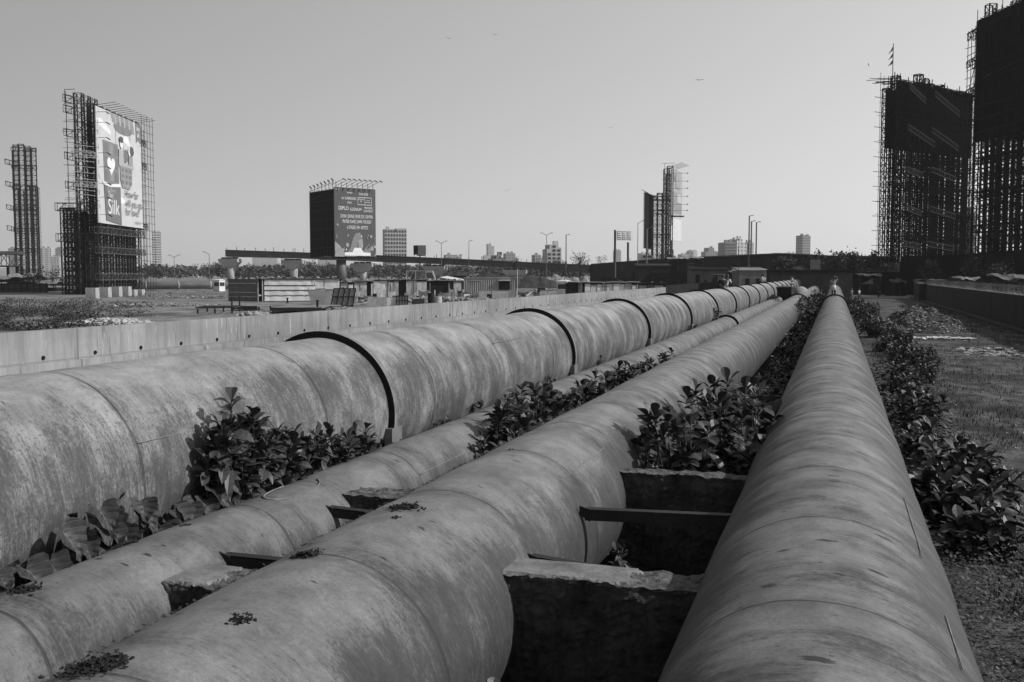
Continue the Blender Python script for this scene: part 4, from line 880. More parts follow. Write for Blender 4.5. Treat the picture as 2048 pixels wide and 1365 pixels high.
# ------------------------------------------------------------------ scrap by the wall
def slab(px, py, w, h, th, yaw, lean, mat, label, name='board', cat='board', frm=False, group='boards and scrap leaning by the wall'):
    d = 3.6 * FPX / (py - 549.1); o = XY(px, d); T = frame(px, d, math.radians(yaw)) @ Matrix.Rotation(math.radians(lean), 4, 'X')
    t = thing(name, o, label, cat, group); mb = MB(T=T); mb.box(-w / 2, w / 2, 0, th, 0, h); mb.build('panel', mat, t)
    if frm:
        for k in range(frm + 1): mb = MB(T=T); x = -w / 2 + w * k / frm; mb.box(x - .05, x + .05, -.08, -.003, 0, h); mb.build('rib', STEEL_B, t)
        for z in (0, h * .5, h - .1): mb = MB(T=T); mb.box(-w / 2, w / 2, -.14, -.083, z, z + .1); mb.build('rail', STEEL_B, t)
    return t
slab(648, 610, 3.0, 2.6, .05, 25, -50, M(.10, .3, 1, .6, .3, name='bent dull sheet'), 'dark triangular bent sheet lying against the framed panel', 'bent_sheet', 'metal sheet')
slab(683, 614, 2.6, 2.2, .05, -14, -25, M(.20, .4, 1, .7, .3, name='framed sheet'), 'big framed metal panel leaning in front of the two children', 'framed_panel', 'panel', 4)
slab(754, 618, 2.0, 1.25, .10, 4, -8, M(.30, .35, 2.5, .9, .15, bump=.3, name='concrete board'), 'plain square concrete board just over the pale wall, below the planked shack', 'board')
slab(781, 613, 1.1, .95, .4, 8, -4, SHEET, 'stack of white sheets on edge, right of the square concrete board', 'sheet_stack', 'sheets')
slab(804, 613, 1.25, 1.2, .08, 10, -10, M(.26, .3, 2, name='crate boards'), 'wooden pallet with dark slats leaning upright', 'pallet', 'pallet', 4)
slab(836, 611, 1.5, .75, .6, -10, 0, M(.09, .3, 2, name='dark box'), 'dark box with a white right side, near the barrel', 'box', 'box')
slab(945, 604, 1.7, .8, .5, -6, -6, SHEET_D, 'low dark bench with a white end panel', 'bench', 'bench')
slab(970, 600, 1.7, 1.25, .08, 6, -10, M(.26, .3, 2, name='crate boards'), 'grey board leaning on the container, left one of two', 'board')
slab(1000, 599, 2.5, 1.3, .08, -6, -24, M(.30, .3, 2, name='pale board'), 'wide pale board leaning under the container window', 'board')
slab(1023, 600, 1.0, 1.4, .08, 0, -8, M(.22, .3, 2, name='grey board'), 'narrow grey board under the pole at the right end of the container', 'board')
for (px, py, r, h, lab) in ((876, 609, .45, .9, 'squat pale barrel between the dark box and the bench'), (862, 608, .42, 1.35, 'tall black drum standing right of the dark box'), (979, 602, .35, .9, 'round dark drum against the grey board')):
    d = 3.6 * FPX / (py - 549.1); o = XY(px, d); mb = MB(); m = CLOTH2 if 'pale' in lab else STEEL_B
    prof = [(r * .96, 0), (r, .05), (r, h * .33), (r * 1.04, h * .35), (r, h * .37), (r, h * .66), (r * 1.04, h * .68), (r, h * .7), (r, h - .04), (r * .9, h)]
    mb.tube([(o.x, o.y, z) for _, z in prof], [q for q, _ in prof], 20); mb.build('barrel', m, org=o, smooth=False, label=lab, cat='barrel')
# steel tables / frames on the ground
def frame_table(px, py, w, dp, h, yaw, label, grid=True):
    d = 3.6 * FPX / (py - 549.1); T = frame(px, d, math.radians(yaw)); t = thing('scrap_table', XY(px, d), label, 'steel frame', 'rusty steel frames lying on the dirt')
    if grid:
        for x in range(5): mb = MB(T=T); xx = -w / 2 + w * x / 4; mb.bar((xx, 0, h), (xx, dp, h * .95), .09, .12); mb.build('cross_bar', STEEL_D, t)
        for y in range(4): mb = MB(T=T); yy = dp * y / 3; mb.bar((-w / 2, yy, h * (1 - .02 * y)), (w / 2, yy, h * (1 - .02 * y)), .09, .10); mb.build('cross_bar', STEEL_D, t)
    else: mb = MB(T=T); mb.box(-w / 2, w / 2, 0, dp, h - .07, h); mb.build('top_plate', M(.16, .3, 1, name='dusty plate'), t); mb = MB(T=T); mb.box(-w / 2, w / 2, -.1, -.003, h - .28, h + .02); mb.box(-w / 2 - .1, -w / 2 - .003, 0, dp, h - .28, h + .02); mb.build('edge_channel', STEEL_D, t)
    for x in (-1, 0, 1):
        for y in (0, 1): mb = MB(T=T); mb.bar((x * w * .46, .1 + y * (dp - .2), 0), (x * w * .46, .1 + y * (dp - .2), h - .1 + (1.1 if (x == 1 and grid) else 0)), .14, .14); mb.build('leg', STEEL_D, t)
    return t
frame_table(428, 628, 3.3, 5.5, .55, 8, 'rusty open grid frame on thick posts, leftmost scrap on the dirt')
frame_table(488, 622, 2.6, 4.5, .45, -4, 'dusty flat plate resting on stubs, right of the grid frame', False)
frame_table(592, 628, 4.6, 8.5, .55, 4, 'wide dusty plate table with black underside, in front of the leftmost shack', False)
frame_table(655, 620, 2.8, 5.0, .35, 12, 'low rusty plate right of the wide plate table', False)
for px, py, h, lab in ((574, 607, .6, 'anvil shaped black stub at the foot of the bright shack wall'), (634, 626, 1.1, 'upright rusty post at the right end of the wide plate table')):
    d = 3.6 * FPX / (py - 549.1); o = XY(px, d); mb = MB(T=frame(px, d)); mb.box(-.09, .09, -.09, .09, 0, h); mb.box(-.18, .18, -.12, .12, h, h + .08); mb.box(-.16, .16, -.16, .16, 0, .05); mb.build('post', STEEL_D, org=o, label=lab, cat='post')
def rubble(name, px0, px1, py, n, r, H, label, mat=None, seed=1, dep=4.0, kind='stuff'):
    random.seed(seed); d = 3.6 * FPX / (py - 549.1); T = frame((px0 + px1) / 2, d); hw = (px1 - px0) / FPX * d / 2; mb = MB(T=T)
    for k in range(n):
        x = random.gauss(0, .42) * hw; y = random.gauss(0, .3) * dep; e = max(0, 1 - (x / hw) ** 2) * max(0, 1 - (y / dep) ** 2)
        if abs(x) > hw * 1.15: continue
        mb.rock((x, y, H * e * random.random() + .04), r * random.uniform(.35, 1.3), 0 if random.random() < .75 else 1, random.uniform(.3, .8))
    o = mb.build(name, [mat or RUBBLE, CONC_L], kind=kind); return o
rubble('rubble', 110, 310, 650, 620, .22, .35, '', M(.40, .5, 3, .9, .2, name='white rubble'), 1, 3)
rubble('rubble', 455, 560, 640, 420, .22, .55, '', M(.28, .5, 3, .9, .2, name='pale rubble'), 2, 2)
rubble('rubble', 640, 720, 622, 300, .22, .3, '', None, 3, 3); rubble('rubble', 700, 1060, 604, 1100, .34, .5, '', None, 4, 6)
rubble('rubble', 230, 420, 612, 260, .25, .15, '', None, 6, 6); rubble('rubble', 1040, 1180, 582, 260, .3, .3, '', None, 7, 12); rubble('rubble', 300, 470, 596, 260, .22, .15, '', None, 8, 10)

random.seed(41)
for k in range(110):
    px, py = random.uniform(690, 1090), random.uniform(596, 612) - 0; py -= (px - 690) * .035; d = 3.6 * FPX / (py - 549.1); T = frame(px, d, random.uniform(-1.2, 1.2)); L = random.uniform(1.0, 3.2); mb = MB(T=T); z = random.uniform(.05, .9)
    if k % 3: mb.bar((0, 0, .05), (L, 0, z), .10, .06); m = random.choice([STEEL_D, SHEET2, TARP, SHEET]); nm, lab = 'plank', 'loose plank or bar lying in the scrap strip between shacks and wall'
    else: mb.box(0, L * .6, 0, .06, 0, L * .35); m = random.choice([SHEET_D, SHEET2, TARP, STEEL_D]); nm, lab = 'scrap_sheet', 'small scrap sheet propped in the strip between shacks and wall'
    mb.build(nm, m, org=XY(px, d), label=lab, cat='scrap', group='loose scrap between shacks and wall' if k % 3 else 'scrap sheets between shacks and wall')

for k, (px, py, w, h, yw, m) in enumerate(((632, 605, 1.6, 1.1, 10, CLOTH1), (668, 603, 1.8, 1.3, -8, CLOTH2), (712, 603, 1.2, 1.4, 12, CLOTH1), (735, 604, 1.3, .9, -14, SHEET), (820, 604, 1.5, 1.2, 6, CLOTH1), (846, 602, 1.4, 1.5, -10, CLOTH2), (892, 601, 1.8, 1.2, 14, SHEET2), (906, 600, 1.2, 1.7, -6, CLOTH1), (918, 599, 1.5, 1.0, 8, TARP), (954, 598, 1.3, 1.2, -12, CLOTH1), (1046, 593, 1.8, .8, 6, SHEET2), (1090, 589, 1.6, .9, -6, CLOTH2))):
    d = 3.6 * FPX / (py - 549.1); T = frame(px, d, math.radians(yw)); mb = MB(T=T); n = 9; P = []; F = []
    for j in range(6):
        for i in range(n + 1): u, v = i / n, j / 5; P.append((-w / 2 + w * u, .10 * noise.noise(Vector((u * 3, v * 2, k))) + .35 * (1 - v), h * v * (1 - .18 * math.sin(PI * u)) + .05 * noise.noise(Vector((u * 6, k, 1)))))
    nb = len(P); P += [(x, y + .04, z) for x, y, z in P]
    for j in range(5):
        for i in range(n): a = j * (n + 1) + i; F.append((a, a + 1, a + n + 2, a + n + 1)); F.append((a + nb, a + n + 1 + nb, a + n + 2 + nb, a + 1 + nb))
    mb.add(P, F); mb.build('hanging_sheet', m, org=XY(px, d), label='crumpled pale sheet slumped in front of the shack row', cat='sheet', group='crumpled sheets in front of the shacks')
# ------------------------------------------------------------------ near plants
def leaf(mb, base, d, L, W, droop=.35, fold=.25, mi=0, roll=0.0):
    d = Vector(d).normalized(); s = d.cross(Vector((0, 0, 1)))
    if s.length < .05: s = Vector((1, 0, 0))
    s.normalize(); n = s.cross(d)
    if roll: q = Matrix.Rotation(roll, 3, d); s = q @ s; n = q @ n
    prof = [(0, .10), (.18, .45), (.42, .92), (.66, 1.0), (.86, .62), (1.0, .03)]
    P = []; F = []; dr = droop * random.uniform(.4, 1.6); tw = random.uniform(-.25, .25)
    for i, (t, w) in enumerate(prof):
        c = Vector(base) + d * (L * t * (1 - .1 * t)) - Vector((0, 0, 1)) * (dr * L * t * t) ; sw = s + n * tw * t
        P += [c - sw * (W * w / 2) + n * (fold * W * w * .5), c, c + sw * (W * w / 2) + n * (fold * W * w * .5)]
    for i in range(5):
        for k in (0, 1): a = i * 3 + k; F.append((a, a + 1, a + 4, a + 3))
    mb.add(P, F, mi)
def shrub(loc, R, H, nros, L, label, seed, z0=.15, elong=(1, 1), leafm=None, group='broad-leaved shrubs between and beside the pipes', lean=(0, 0), perros=(7, 10), hmin=.0):
    random.seed(seed); t = thing('shrub', (loc[0], loc[1], z0), label, 'shrub', group); lf = MB(); st = MB(); o = Vector((loc[0], loc[1], z0))
    for k in range(nros):
        a = random.uniform(0, 2 * PI); r = R * random.random() ** .6; hh = max(hmin * random.uniform(.95, 1.1), z0 + (H - z0) * random.uniform(.35, 1.0)  if k > 2 else z0 + (H - z0) * random.uniform(.85, 1.0)); hh = z0 + (hh - z0) * (1 - .25 * (r / R) ** 2)
        tip = Vector((loc[0] + r * math.cos(a) * elong[0] + lean[0] * hh, loc[1] + r * math.sin(a) * elong[1] + lean[1] * hh, hh))
        b0 = o + Vector((random.uniform(-.12, .12) * elong[0], random.uniform(-.12, .12) * elong[1], 0)) + Vector(((tip.x - o.x) * .4, (tip.y - o.y) * .4, 0))
        mid = (b0 + tip) / 2 + Vector((random.uniform(-.06, .06), random.uniform(-.06, .06), .02)); st.tube([b0, mid, tip], [.012, .009, .005], 5, caps=False)
        n = random.randint(*perros); a0 = random.uniform(0, 6.28)
        for i in range(n):
            an = a0 + 2.4 * i; el = math.radians(15 + 55 * i / n + random.uniform(-12, 12)); l_ = L * random.uniform(.65, 1.15)
            leaf(lf, tip - Vector((0, 0, .02 * (n - i))), (math.cos(an) * math.cos(el), math.sin(an) * math.cos(el), math.sin(el)), l_, l_ * random.uniform(.36, .46), .3, .3, roll=random.uniform(-.5, .5))
        for i in range(random.randint(4, 8)):
            f = random.uniform(.25, .9); c = b0 + (tip - b0) * f; an = random.uniform(0, 6.28); el = random.uniform(-.3, .5); l_ = L * random.uniform(.6, 1.1)
            leaf(lf, c, (math.cos(an) * math.cos(el), math.sin(an) * math.cos(el), math.sin(el)), l_, l_ * random.uniform(.38, .5), .5, .3, roll=random.uniform(-.7, .7))
    lf.build('foliage', leafm or LEAF, t); st.build('stem', STEM, t); return t
for i, (y, h, n, r) in enumerate(((7.15, 2.62, 38, .32), (7.55, 2.50, 40, .36), (8.05, 2.26, 34, .40), (8.6, 2.12, 34, .42), (9.15, 2.06, 32, .42), (9.7, 1.94, 24, .40))):
    shrub((-4.84, y), r, h, n, .22, ['tallest shrub against the ringed pipe, rising left of the first flange', 'second shrub of the leafy row, just right of the tallest', 'third shrub of the leafy row against the ringed pipe', 'fourth shrub of the leafy row against the ringed pipe', 'fifth shrub of the leafy row, near its right end', 'last shrub of the leafy row, just before the first black flange'][i], 21 + i + 200, z0=1.0, elong=(.34, 1), hmin=1.55)
shrub((-3.95, 11.7), .55, 1.95, 34, .27, 'shrub casting a leaf shadow on the thin pipe, beside the centre pipe', 24, elong=(.4, 1), hmin=1.35)
shrub((-3.98, 12.9), .70, 2.08, 44, .28, 'highest shrub of the row between the thin pipe and the centre pipe', 25, elong=(.4, 1), hmin=1.35)
shrub((-4.0, 14.4), .70, 1.98, 34, .27, 'shrub third along the row between thin and centre pipe', 26, elong=(.4, 1), hmin=1.35)
shrub((-4.0, 17.2), .9, 1.86, 34, .27, 'dense dark shrub further along between thin and centre pipe', 27, elong=(.35, 1), hmin=1.4)
shrub((-4.0, 20.2), 1.0, 1.82, 32, .27, 'shrub with pale leaf tips fifth along between thin and centre pipe', 28, elong=(.35, 1), hmin=1.4)
shrub((-4.0, 25.0), 1.1, 1.80, 22, .24, 'small far tuft of leaves on the thin pipe before its black band', 29, elong=(.3, 1))
for i, (y, h) in enumerate(((12.3, 2.02), (13.6, 2.0), (15.8, 1.95), (18.7, 1.86), (22.3, 1.82))):
    shrub((-3.96, y), .6, h, 30, .27, 'leafy shrub filling the %s gap of the row between thin and centre pipe' % ['first', 'second', 'third', 'fourth', 'fifth'][i], 330 + i, elong=(.4, 1), hmin=1.35)
shrub((-5.02, 13.6), .30, 1.95, 9, .20, 'little upright tuft against the ringed pipe, left of the highest shrub', 30, elong=(.5, 1))
shrub((-5.05, 21.8), .5, 1.85, 9, .20, 'little tuft at the foot of the second black flange', 31, elong=(.5, 1))
shrub((-5.05, 44), 1.6, 2.2, 30, .26, 'leafy tuft by the black band of the thin pipe', 32, elong=(.3, 1))
shrub((-5.05, 36), 1.3, 1.9, 16, .24, 'low tuft left of the black band of the thin pipe', 33, elong=(.3, 1))
shrub((-1.72, 12.2), .60, 2.18, 36, .30, 'left half of the big glossy shrub behind the farther big block', 34, elong=(.8, .9), lean=(-.05, 0))
shrub((-1.1, 13.4), .72, 2.36, 38, .31, 'right half of the big glossy shrub behind the farther big block', 35, elong=(.8, 1))
shrub((-1.5, 15.2), .8, 2.3, 30, .32, 'back part of the big glossy shrub between the thick pipes', 36, elong=(.8, 1))
shrub((-.95, 12.2), .35, 1.7, 14, .30, 'dark leaves against the rightmost pipe beside the big glossy shrub', 37)
shrub((-1.55, 7.62), .10, 1.50, 2, .13, 'tiny sprig poking up right behind the nearest big block', 38, z0=1.2)
shrub((-2.15, 6.0), .16, .98, 6, .18, 'small leaves low in the gap at the bottom edge of the photo', 39)
for i, y in enumerate((18, 21, 25, 29, 34, 40, 47, 55)):
    shrub((-1.5, y), 1.3, .70 + .05 * i, 22, .30, ['first', 'second', 'third', 'fourth', 'fifth', 'sixth', 'seventh', 'eighth'][i] + ' low dark shrub deep in the gap behind the big glossy shrub', 40 + i, elong=(.6, 1.6), leafm=LEAF)
shrub((-1.75, 66), 2.0, 2.1, 34, .40, 'bushy shrub leaning on the centre pipe before its far black band', 50, elong=(.5, 2)); shrub((-1.7, 84), 2.4, 1.9, 34, .45, 'dark shrub in the gap beyond the far black band', 51, elong=(.5, 2)); shrub((-1.6, 112), 4, 1.9, 30, .5, 'farthest shrub in the gap, near the end building', 52, elong=(.4, 2))
shrub((-4.2, 78), 2, 2.0, 26, .40, 'dark shrub where the thin pipe disappears', 53, elong=(.5, 1.5))
LEAF_R = mat_leaf('dull roadside leaf', .036, .5, .35)
names = ['nearest big-leaved plant right of the rightmost pipe', 'second big-leaved plant, by the foot of the rightmost pipe', 'big-leaved plant spreading onto the track edge', 'plant with upright pointed leaves beside the rightmost pipe', 'broad clump where the roadside leaves meet the grass', 'small plant leaning over the old kerb stone']
for i, (x, y, r, h, n) in enumerate(((1.9, 13.6, .40, .75, 20), (1.62, 14.9, .52, .92, 28), (2.15, 15.6, .50, .82, 26), (1.75, 16.6, .55, 1.0, 28), (2.1, 17.6, .50, .82, 22), (1.7, 18.9, .5, .95, 22))):
    shrub((x, y), r, h, n, .34, names[i], 60 + i, z0=.02, leafm=LEAF_R, perros=(5, 8))
pl = shrub((1.75, 23), .85, 1.15, 30, .30, 'roadside shrub', 70, z0=.02, elong=(.7, 1.2), leafm=LEAF_R)
pl['label'] = 'roadside shrub just beyond the small stone heap, right of the rightmost pipe'
k = 0; far_lab = ['in the near', 'in the second', 'in the third', 'in the fourth', 'in the fifth', 'in the sixth', 'in the seventh', 'in the eighth', 'in the ninth', 'in the tenth', 'in the eleventh', 'in the twelfth', 'in the thirteenth', 'in the fourteenth', 'in the fifteenth', 'in the sixteenth', 'in the seventeenth', 'in the eighteenth', 'in the nineteenth', 'in the last']
random.seed(77); y = 26
while y < 118 and k < 20:
    lab = 'leafy roadside shrub, %s in the row along the right side of the rightmost pipe' % far_lab[k].split()[-1].replace('near', 'first').replace('last', 'twentieth')
    s_ = random.uniform(.55, .90) * (1 + y / 260); copy_tree(pl, (1.75 + random.uniform(-.2, .35) + (1.0 if 34 < y < 66 else 0) * random.random(), y, .02), random.uniform(0, 6.28), lab, scale=(s_, s_, s_ * random.uniform(.85, 1.1))); y += 2.3 + y * .062; k += 1
# second row nearer the track in the middle distance
for i, (x, y) in enumerate(((2.9, 35), (3.2, 41), (2.9, 47), (3.4, 53), (3.0, 60), (3.0, 85), (3.2, 100))):
    copy_tree(pl, (x, y, .02), i * 1.3, 'outer roadside shrub on the track side, %s from the camera' % ['first', 'second', 'third', 'fourth', 'fifth', 'sixth', 'seventh'][i], scale=.62 + .04 * i)
# taro plants with big drooping heart leaves
def taro(loc, H, n, label, seed, L=.34):
    L *= .62; n = int(n * 2.6)
    random.seed(seed); t = thing('taro_plant', (loc[0], loc[1], .1), label, 'taro plant', 'taro plants between the ringed pipe and the thin pipe')
    st = MB()
    for k in range(n):
        a = random.uniform(-.9, 1.2) if random.random() < .7 else random.uniform(0, 6.28); el = random.uniform(.15, .45); h = random.uniform(.62, 1.0) * H
        top = Vector((loc[0] + .12 * math.cos(a), loc[1] + .42 * random.uniform(-1, 1), h)); b = Vector((loc[0], loc[1] + (top.y - loc[1]) * .3, .1)); st.tube([b, (b + top) / 2 + Vector((0, 0, .12)), top], [.016, .012, .008], 6, caps=False)
        mb = MB(); d = Vector((math.cos(a) * .8, math.sin(a) * .8 - .35, -random.uniform(.5, 1.3))).normalized(); s_ = d.cross(Vector((.3, -.2, 1))).normalized(); nn = s_.cross(d); l = L * random.uniform(.7, 1.2)
        prof = [(-.28, .14, .38), (-.18, .05, .50), (0, 0, .50), (.2, 0, .46), (.42, 0, .36), (.64, 0, .22), (.84, 0, .10), (1.0, 0, .004)]
        P = []; F = []
        for i, (u, inn, w) in enumerate(prof):
            cc = top + d * (l * u) + nn * (.10 * l * math.sin(u * 3)); wv = .04 * l * math.sin(i * 2.3 + k)
            for q in (-1, -.5, 0, .5, 1):
                ww = math.copysign(max(abs(q) * w, inn), q) if q else 0
                if q == 0 and i < 2: cc2 = top + d * (-.02 * l)
                else: cc2 = cc
                P.append(cc2 + s_ * (ww * l) + nn * (.55 * l * (abs(q) * w) * 1.3 + (wv * 2.2 if abs(q) == 1 else 0)))
        for i in range(len(prof) - 1):
            for q in range(4): e = i * 5 + q; F.append((e, e + 1, e + 6, e + 5))
        mb.uv = [((q, u) if True else 0) for (u, _, _) in prof for q in (-1, -.5, 0, .5, 1)]
        mb.add(P, F); mb.build('leaf', LEAF_T, t, smooth=True)
    st.build('stem', STEM, t)
taro((-4.95, 4.75), 1.84, 11, 'leftmost taro plant at the left edge of the photo', 81, .30); taro((-4.95, 5.35), 1.98, 11, 'second taro plant, with one dark round leaf', 82, .32)
taro((-4.95, 6.05), 2.04, 13, 'tallest taro plant with big drooping heart leaves', 83, .36); taro((-4.95, 6.75), 1.80, 10, 'low taro plant between the tallest one and the leafy row', 84, .32); taro((-4.95, 7.2), 1.90, 10, 'taro plant at the foot of the tallest shrub', 85, .36)
# tufts of wild grass round the first flange
def grass_tuft(loc, R, H, n, label, seed, z0=.9):
    random.seed(seed); mb = MB()
    for k in range(n):
        a = random.uniform(0, 6.28); r = R * random.random(); b = Vector((loc[0] + .12 * r * math.cos(a), loc[1] + r * math.sin(a), z0)); h = H * random.uniform(.4, 1); w = .006; an = random.uniform(0, 6.28); dv = Vector((math.cos(an) * .12, math.sin(an) * .4, 0))
        h *= .8; pts = [b + dv * (h * t * t) + Vector((0, 0, h * (t - .32 * t ** 3))) for t in (0, .35, .7, 1)]
        P = []
        for i, p in enumerate(pts): P += [p - Vector((w * (1 - i / 3.2), 0, 0)) * .6 - Vector((0, w * (1 - i / 3.2), 0)), p + Vector((0, w * (1 - i / 3.2), 0))]
        mb.add(P, [(0, 1, 3, 2), (2, 3, 5, 4), (4, 5, 7, 6)])
    mb.build('grass_tuft', M(.16, .4, 4, .8, .2, name='dry grass'), org=(loc[0], loc[1], z0), label=label, cat='grass tuft', group='wild grass by the first flange')
grass_tuft((-4.93, 10.35), .5, .95, 110, 'wild grass just before the first black flange', 91); grass_tuft((-4.93, 11.3), .8, .85, 240, 'thick wild grass behind the first black flange', 92); grass_tuft((-4.95, 13.0), .8, .7, 130, 'thin wild grass further along the ringed pipe', 93)
for i, (y, n) in enumerate(((10.2, 14), (12.2, 16), (15.2, 14), (17.5, 12))):
    shrub((-4.98, y), .6, 1.72, n, .13, 'low small-leaved weed %s along the foot of the ringed pipe' % ['first', 'second', 'third', 'fourth'][i], 95 + i, z0=1.1, elong=(.2, 1))

# ------------------------------------------------------------------ ground cover, grass, litter
def scatter(name, n, fx, fy, fz, size, mat, upright=.5, seed=1, kind='stuff', W=.5):
    random.seed(seed); mb = MB()
    for k in range(n):
        y = fy(random.random()); x = fx(random.random(), y)
        if upright > .8 and noise.noise(Vector((x * 1.1, y * .5, seed))) + .6 * noise.noise(Vector((x * 3, y * 1.4, seed))) + random.uniform(-.35, .35) < -.05: continue
        z = fz(x, y); s_ = size * random.uniform(.5, 1.4) * (1 + y * .01); a = random.uniform(0, 6.28); el = random.uniform(0, upright * 1.5)
        d = Vector((math.cos(a) * math.cos(el), math.sin(a) * math.cos(el), math.sin(el))); sd_ = Vector((-math.sin(a), math.cos(a), random.uniform(-.3, .3))) * (s_ * W / 2); b = Vector((x, y, z))
        mb.add([b, b + d * s_ * .5 + sd_, b + d * s_, b + d * s_ * .5 - sd_], [(0, 1, 2, 3)])
    return mb.build(name, mat, kind=kind)
gz = lambda x, y: track_z(x, y) - .005
scatter('ground_cover', 26000, lambda r, y: 1.05 + r * 3.4, lambda r: 5 + 8.5 * r, lambda x, y: track_z(x, y) + random.random() ** 2 * (.34 if noise.noise(Vector((x * 1.7, y * 1.2, 3))) > 0 else .16), .038, mat_leaf('ground cover leaf', .050, .6, .3), .4, 3, W=.7)
scatter('ground_cover', 9000, lambda r, y: 1.0 + r * 1.6, lambda r: 13 + 26 * r, lambda x, y: track_z(x, y) + random.random() ** 2 * .35, .09, mat_leaf('ground cover leaf dark', .05, .6, .3), .4, 4, W=.6)
GRASS = M(.060, .5, 3, .9, .15, name='grass blades')
scatter('grass', 42000, lambda r, y: 1.3 + abs(random.gauss(0, .5)) * (5.0 if y < 40 else 3.5), lambda r: 11 + 42 * r ** 1.4, gz, .085, GRASS, 1.0, 5, W=.16)
scatter('grass', 9000, lambda r, y: 6.5 + r * 4.2, lambda r: 20 + 100 * r, gz, .10, GRASS, 1.0, 6, W=.25)
scatter('litter', 420, lambda r, y: 2.2 + r * 7.5, lambda r: 11 + 60 * r ** 1.5, lambda x, y: track_z(x, y) + .008, .055, M(.4, .4, 3, name='pale litter'), .25, 7, W=.8)
scatter('fallen_leaves', 900, lambda r, y: 2.0 + r * 8, lambda r: 9 + 40 * r ** 1.3, lambda x, y: track_z(x, y) + .008, .07, M(.03, .4, 3, name='dead leaves'), .35, 8, W=.5)
scatter('leaf_litter', 1500, lambda r, y: -4.557 + .5 * math.sin(-.62 + random.gauss(0, .10)), lambda r: 3.9 + 11 * r, lambda x, y: 1.219 + math.sqrt(max(.01, .25 - (x + 4.557) ** 2)) + .006, .028, M(.025, .4, 3, name='dead leaves'), .25, 9, W=.6)
scatter('leaf_litter', 700, lambda r, y: -3.0 + .84 * math.sin(-.52 + random.gauss(0, .06)), lambda r: 3.2 + 10 * r, lambda x, y: 1.013 + math.sqrt(max(.01, .7056 - (x + 3.0) ** 2)) + .006, .028, M(.025, .4, 3, name='dead leaves'), .25, 10, W=.6)
# spoil and stones on the right track
def heap(name, cx, cy, rx, ry, H, n, r, mats, seed):
    random.seed(seed); mb = MB(); P = []; F = []; m = 26
    for j in range(m + 1):
        for i in range(m + 1):
            u, v = i / m * 2 - 1, j / m * 2 - 1; e = max(0, 1 - u * u - v * v) ** .8; P.append((cx + u * rx, cy + v * ry, -.05 + H * e * (.8 + .6 * noise.noise(Vector((u * 3, v * 3, seed))))))
    for j in range(m):
        for i in range(m): a = j * (m + 1) + i; F.append((a, a + 1, a + m + 2, a + m + 1))
    mb.add(P, F, 0)
    for k in range(n):
        a = random.uniform(0, 6.28); q = random.random() ** .5; u, v = q * math.cos(a), q * math.sin(a); z = H * max(0, 1 - q * q) ** .8 * (.8 + .6 * noise.noise(Vector((u * 3, v * 3, seed))))
        if random.random() < .5: mb.rock((cx + u * rx, cy + v * ry, z), r * random.uniform(.3, 1.2), 1 if random.random() < .35 else 0, .6)
        else:
            s_ = r * random.uniform(.8, 2.2); b = Vector((cx + u * rx, cy + v * ry, z + .03)); t1 = Vector((random.uniform(-1, 1), random.uniform(-1, 1), random.uniform(-.4, .5))) * s_; t2 = Vector((random.uniform(-1, 1), random.uniform(-1, 1), random.uniform(-.4, .4))) * s_ * .5
            mb.add([b, b + t1, b + t1 + t2, b + t2], [(0, 1, 2, 3)], random.choice([0, 1, 2]))
    return mb.build(name, mats, kind='stuff')
HP = [M(.06, .6, 3, .95, .1, name='dark spoil'), M(.30, .5, 4, .9, .2, name='pale scrap'), M(.14, .5, 4, .9, .2, name='grey scrap')]
heap('rubbish_heap', 5.6, 72, 2.5, 9, 1.5, 2400, .10, HP, 1); heap('rubbish_heap', 3.3, 68, 1.6, 8, .7, 500, .10, HP, 2)
heap('stones', 1.55, 20.0, .5, 2.4, .75, 300, .07, [M(.14, .6, 6, .95, .1, name='crumbled stone'), CONC, CONC_D], 3); heap('stones', 2.9, 15.2, .35, .5, .35, 80, .05, [M(.10, .6, 6, .95, .1, name='crumbled stone dark'), CONC_D, CONC_D], 4)
scatter('chalk_spill', 1500, lambda r, y: 3.3 + r * 3.8, lambda r: 58.3 + 1.7 * r, lambda x, y: track_z(x, y) + .01, .20, M(.55, .3, 3, name='spilt lime'), .12, 11, W=.6)
scatter('chalk_spill', 500, lambda r, y: 5.5 + r * 2.6, lambda r: 47 + 5 * r, lambda x, y: track_z(x, y) + .01, .16, M(.28, .3, 3, name='grit'), .12, 12, W=.6)
# scrub on the waste ground at left
def scrub_patch(px0, px1, py0, py1, n, H, seed, mat, kind='stuff', name='scrub'):
    random.seed(seed); mb = MB()
    for k in range(n):
        g = G(random.uniform(px0, px1), random.uniform(py0, py1)); c = noise.noise(Vector((g.x * .16, g.y * .16, seed)))
        if c < -.05: continue
        for q in range(10):
            b = g + Vector((random.gauss(0, .35), random.gauss(0, .35), random.random() ** 1.4 * H * (.4 + c))); a = random.uniform(0, 6.28); el = random.uniform(-.4, 1.2); d = Vector((math.cos(a) * math.cos(el), math.sin(a) * math.cos(el), math.sin(el))) * random.uniform(.12, .3); s_ = Vector((-d.y, d.x, .05)) * .35
            mb.add([b, b + d * .5 + s_, b + d, b + d * .5 - s_], [(0, 1, 2, 3)])
    mb.build(name, mat, kind=kind)
scrub_patch(-60, 190, 604, 662, 2300, 1.0, 3, LEAF_D); scrub_patch(180, 480, 583, 598, 350, .45, 4, M(.07, .5, 1, .9, .1, name='dry scrub')); scrub_patch(200, 300, 606, 640, 260, .4, 5, M(.07, .5, 1, .9, .1, name='dry scrub'))
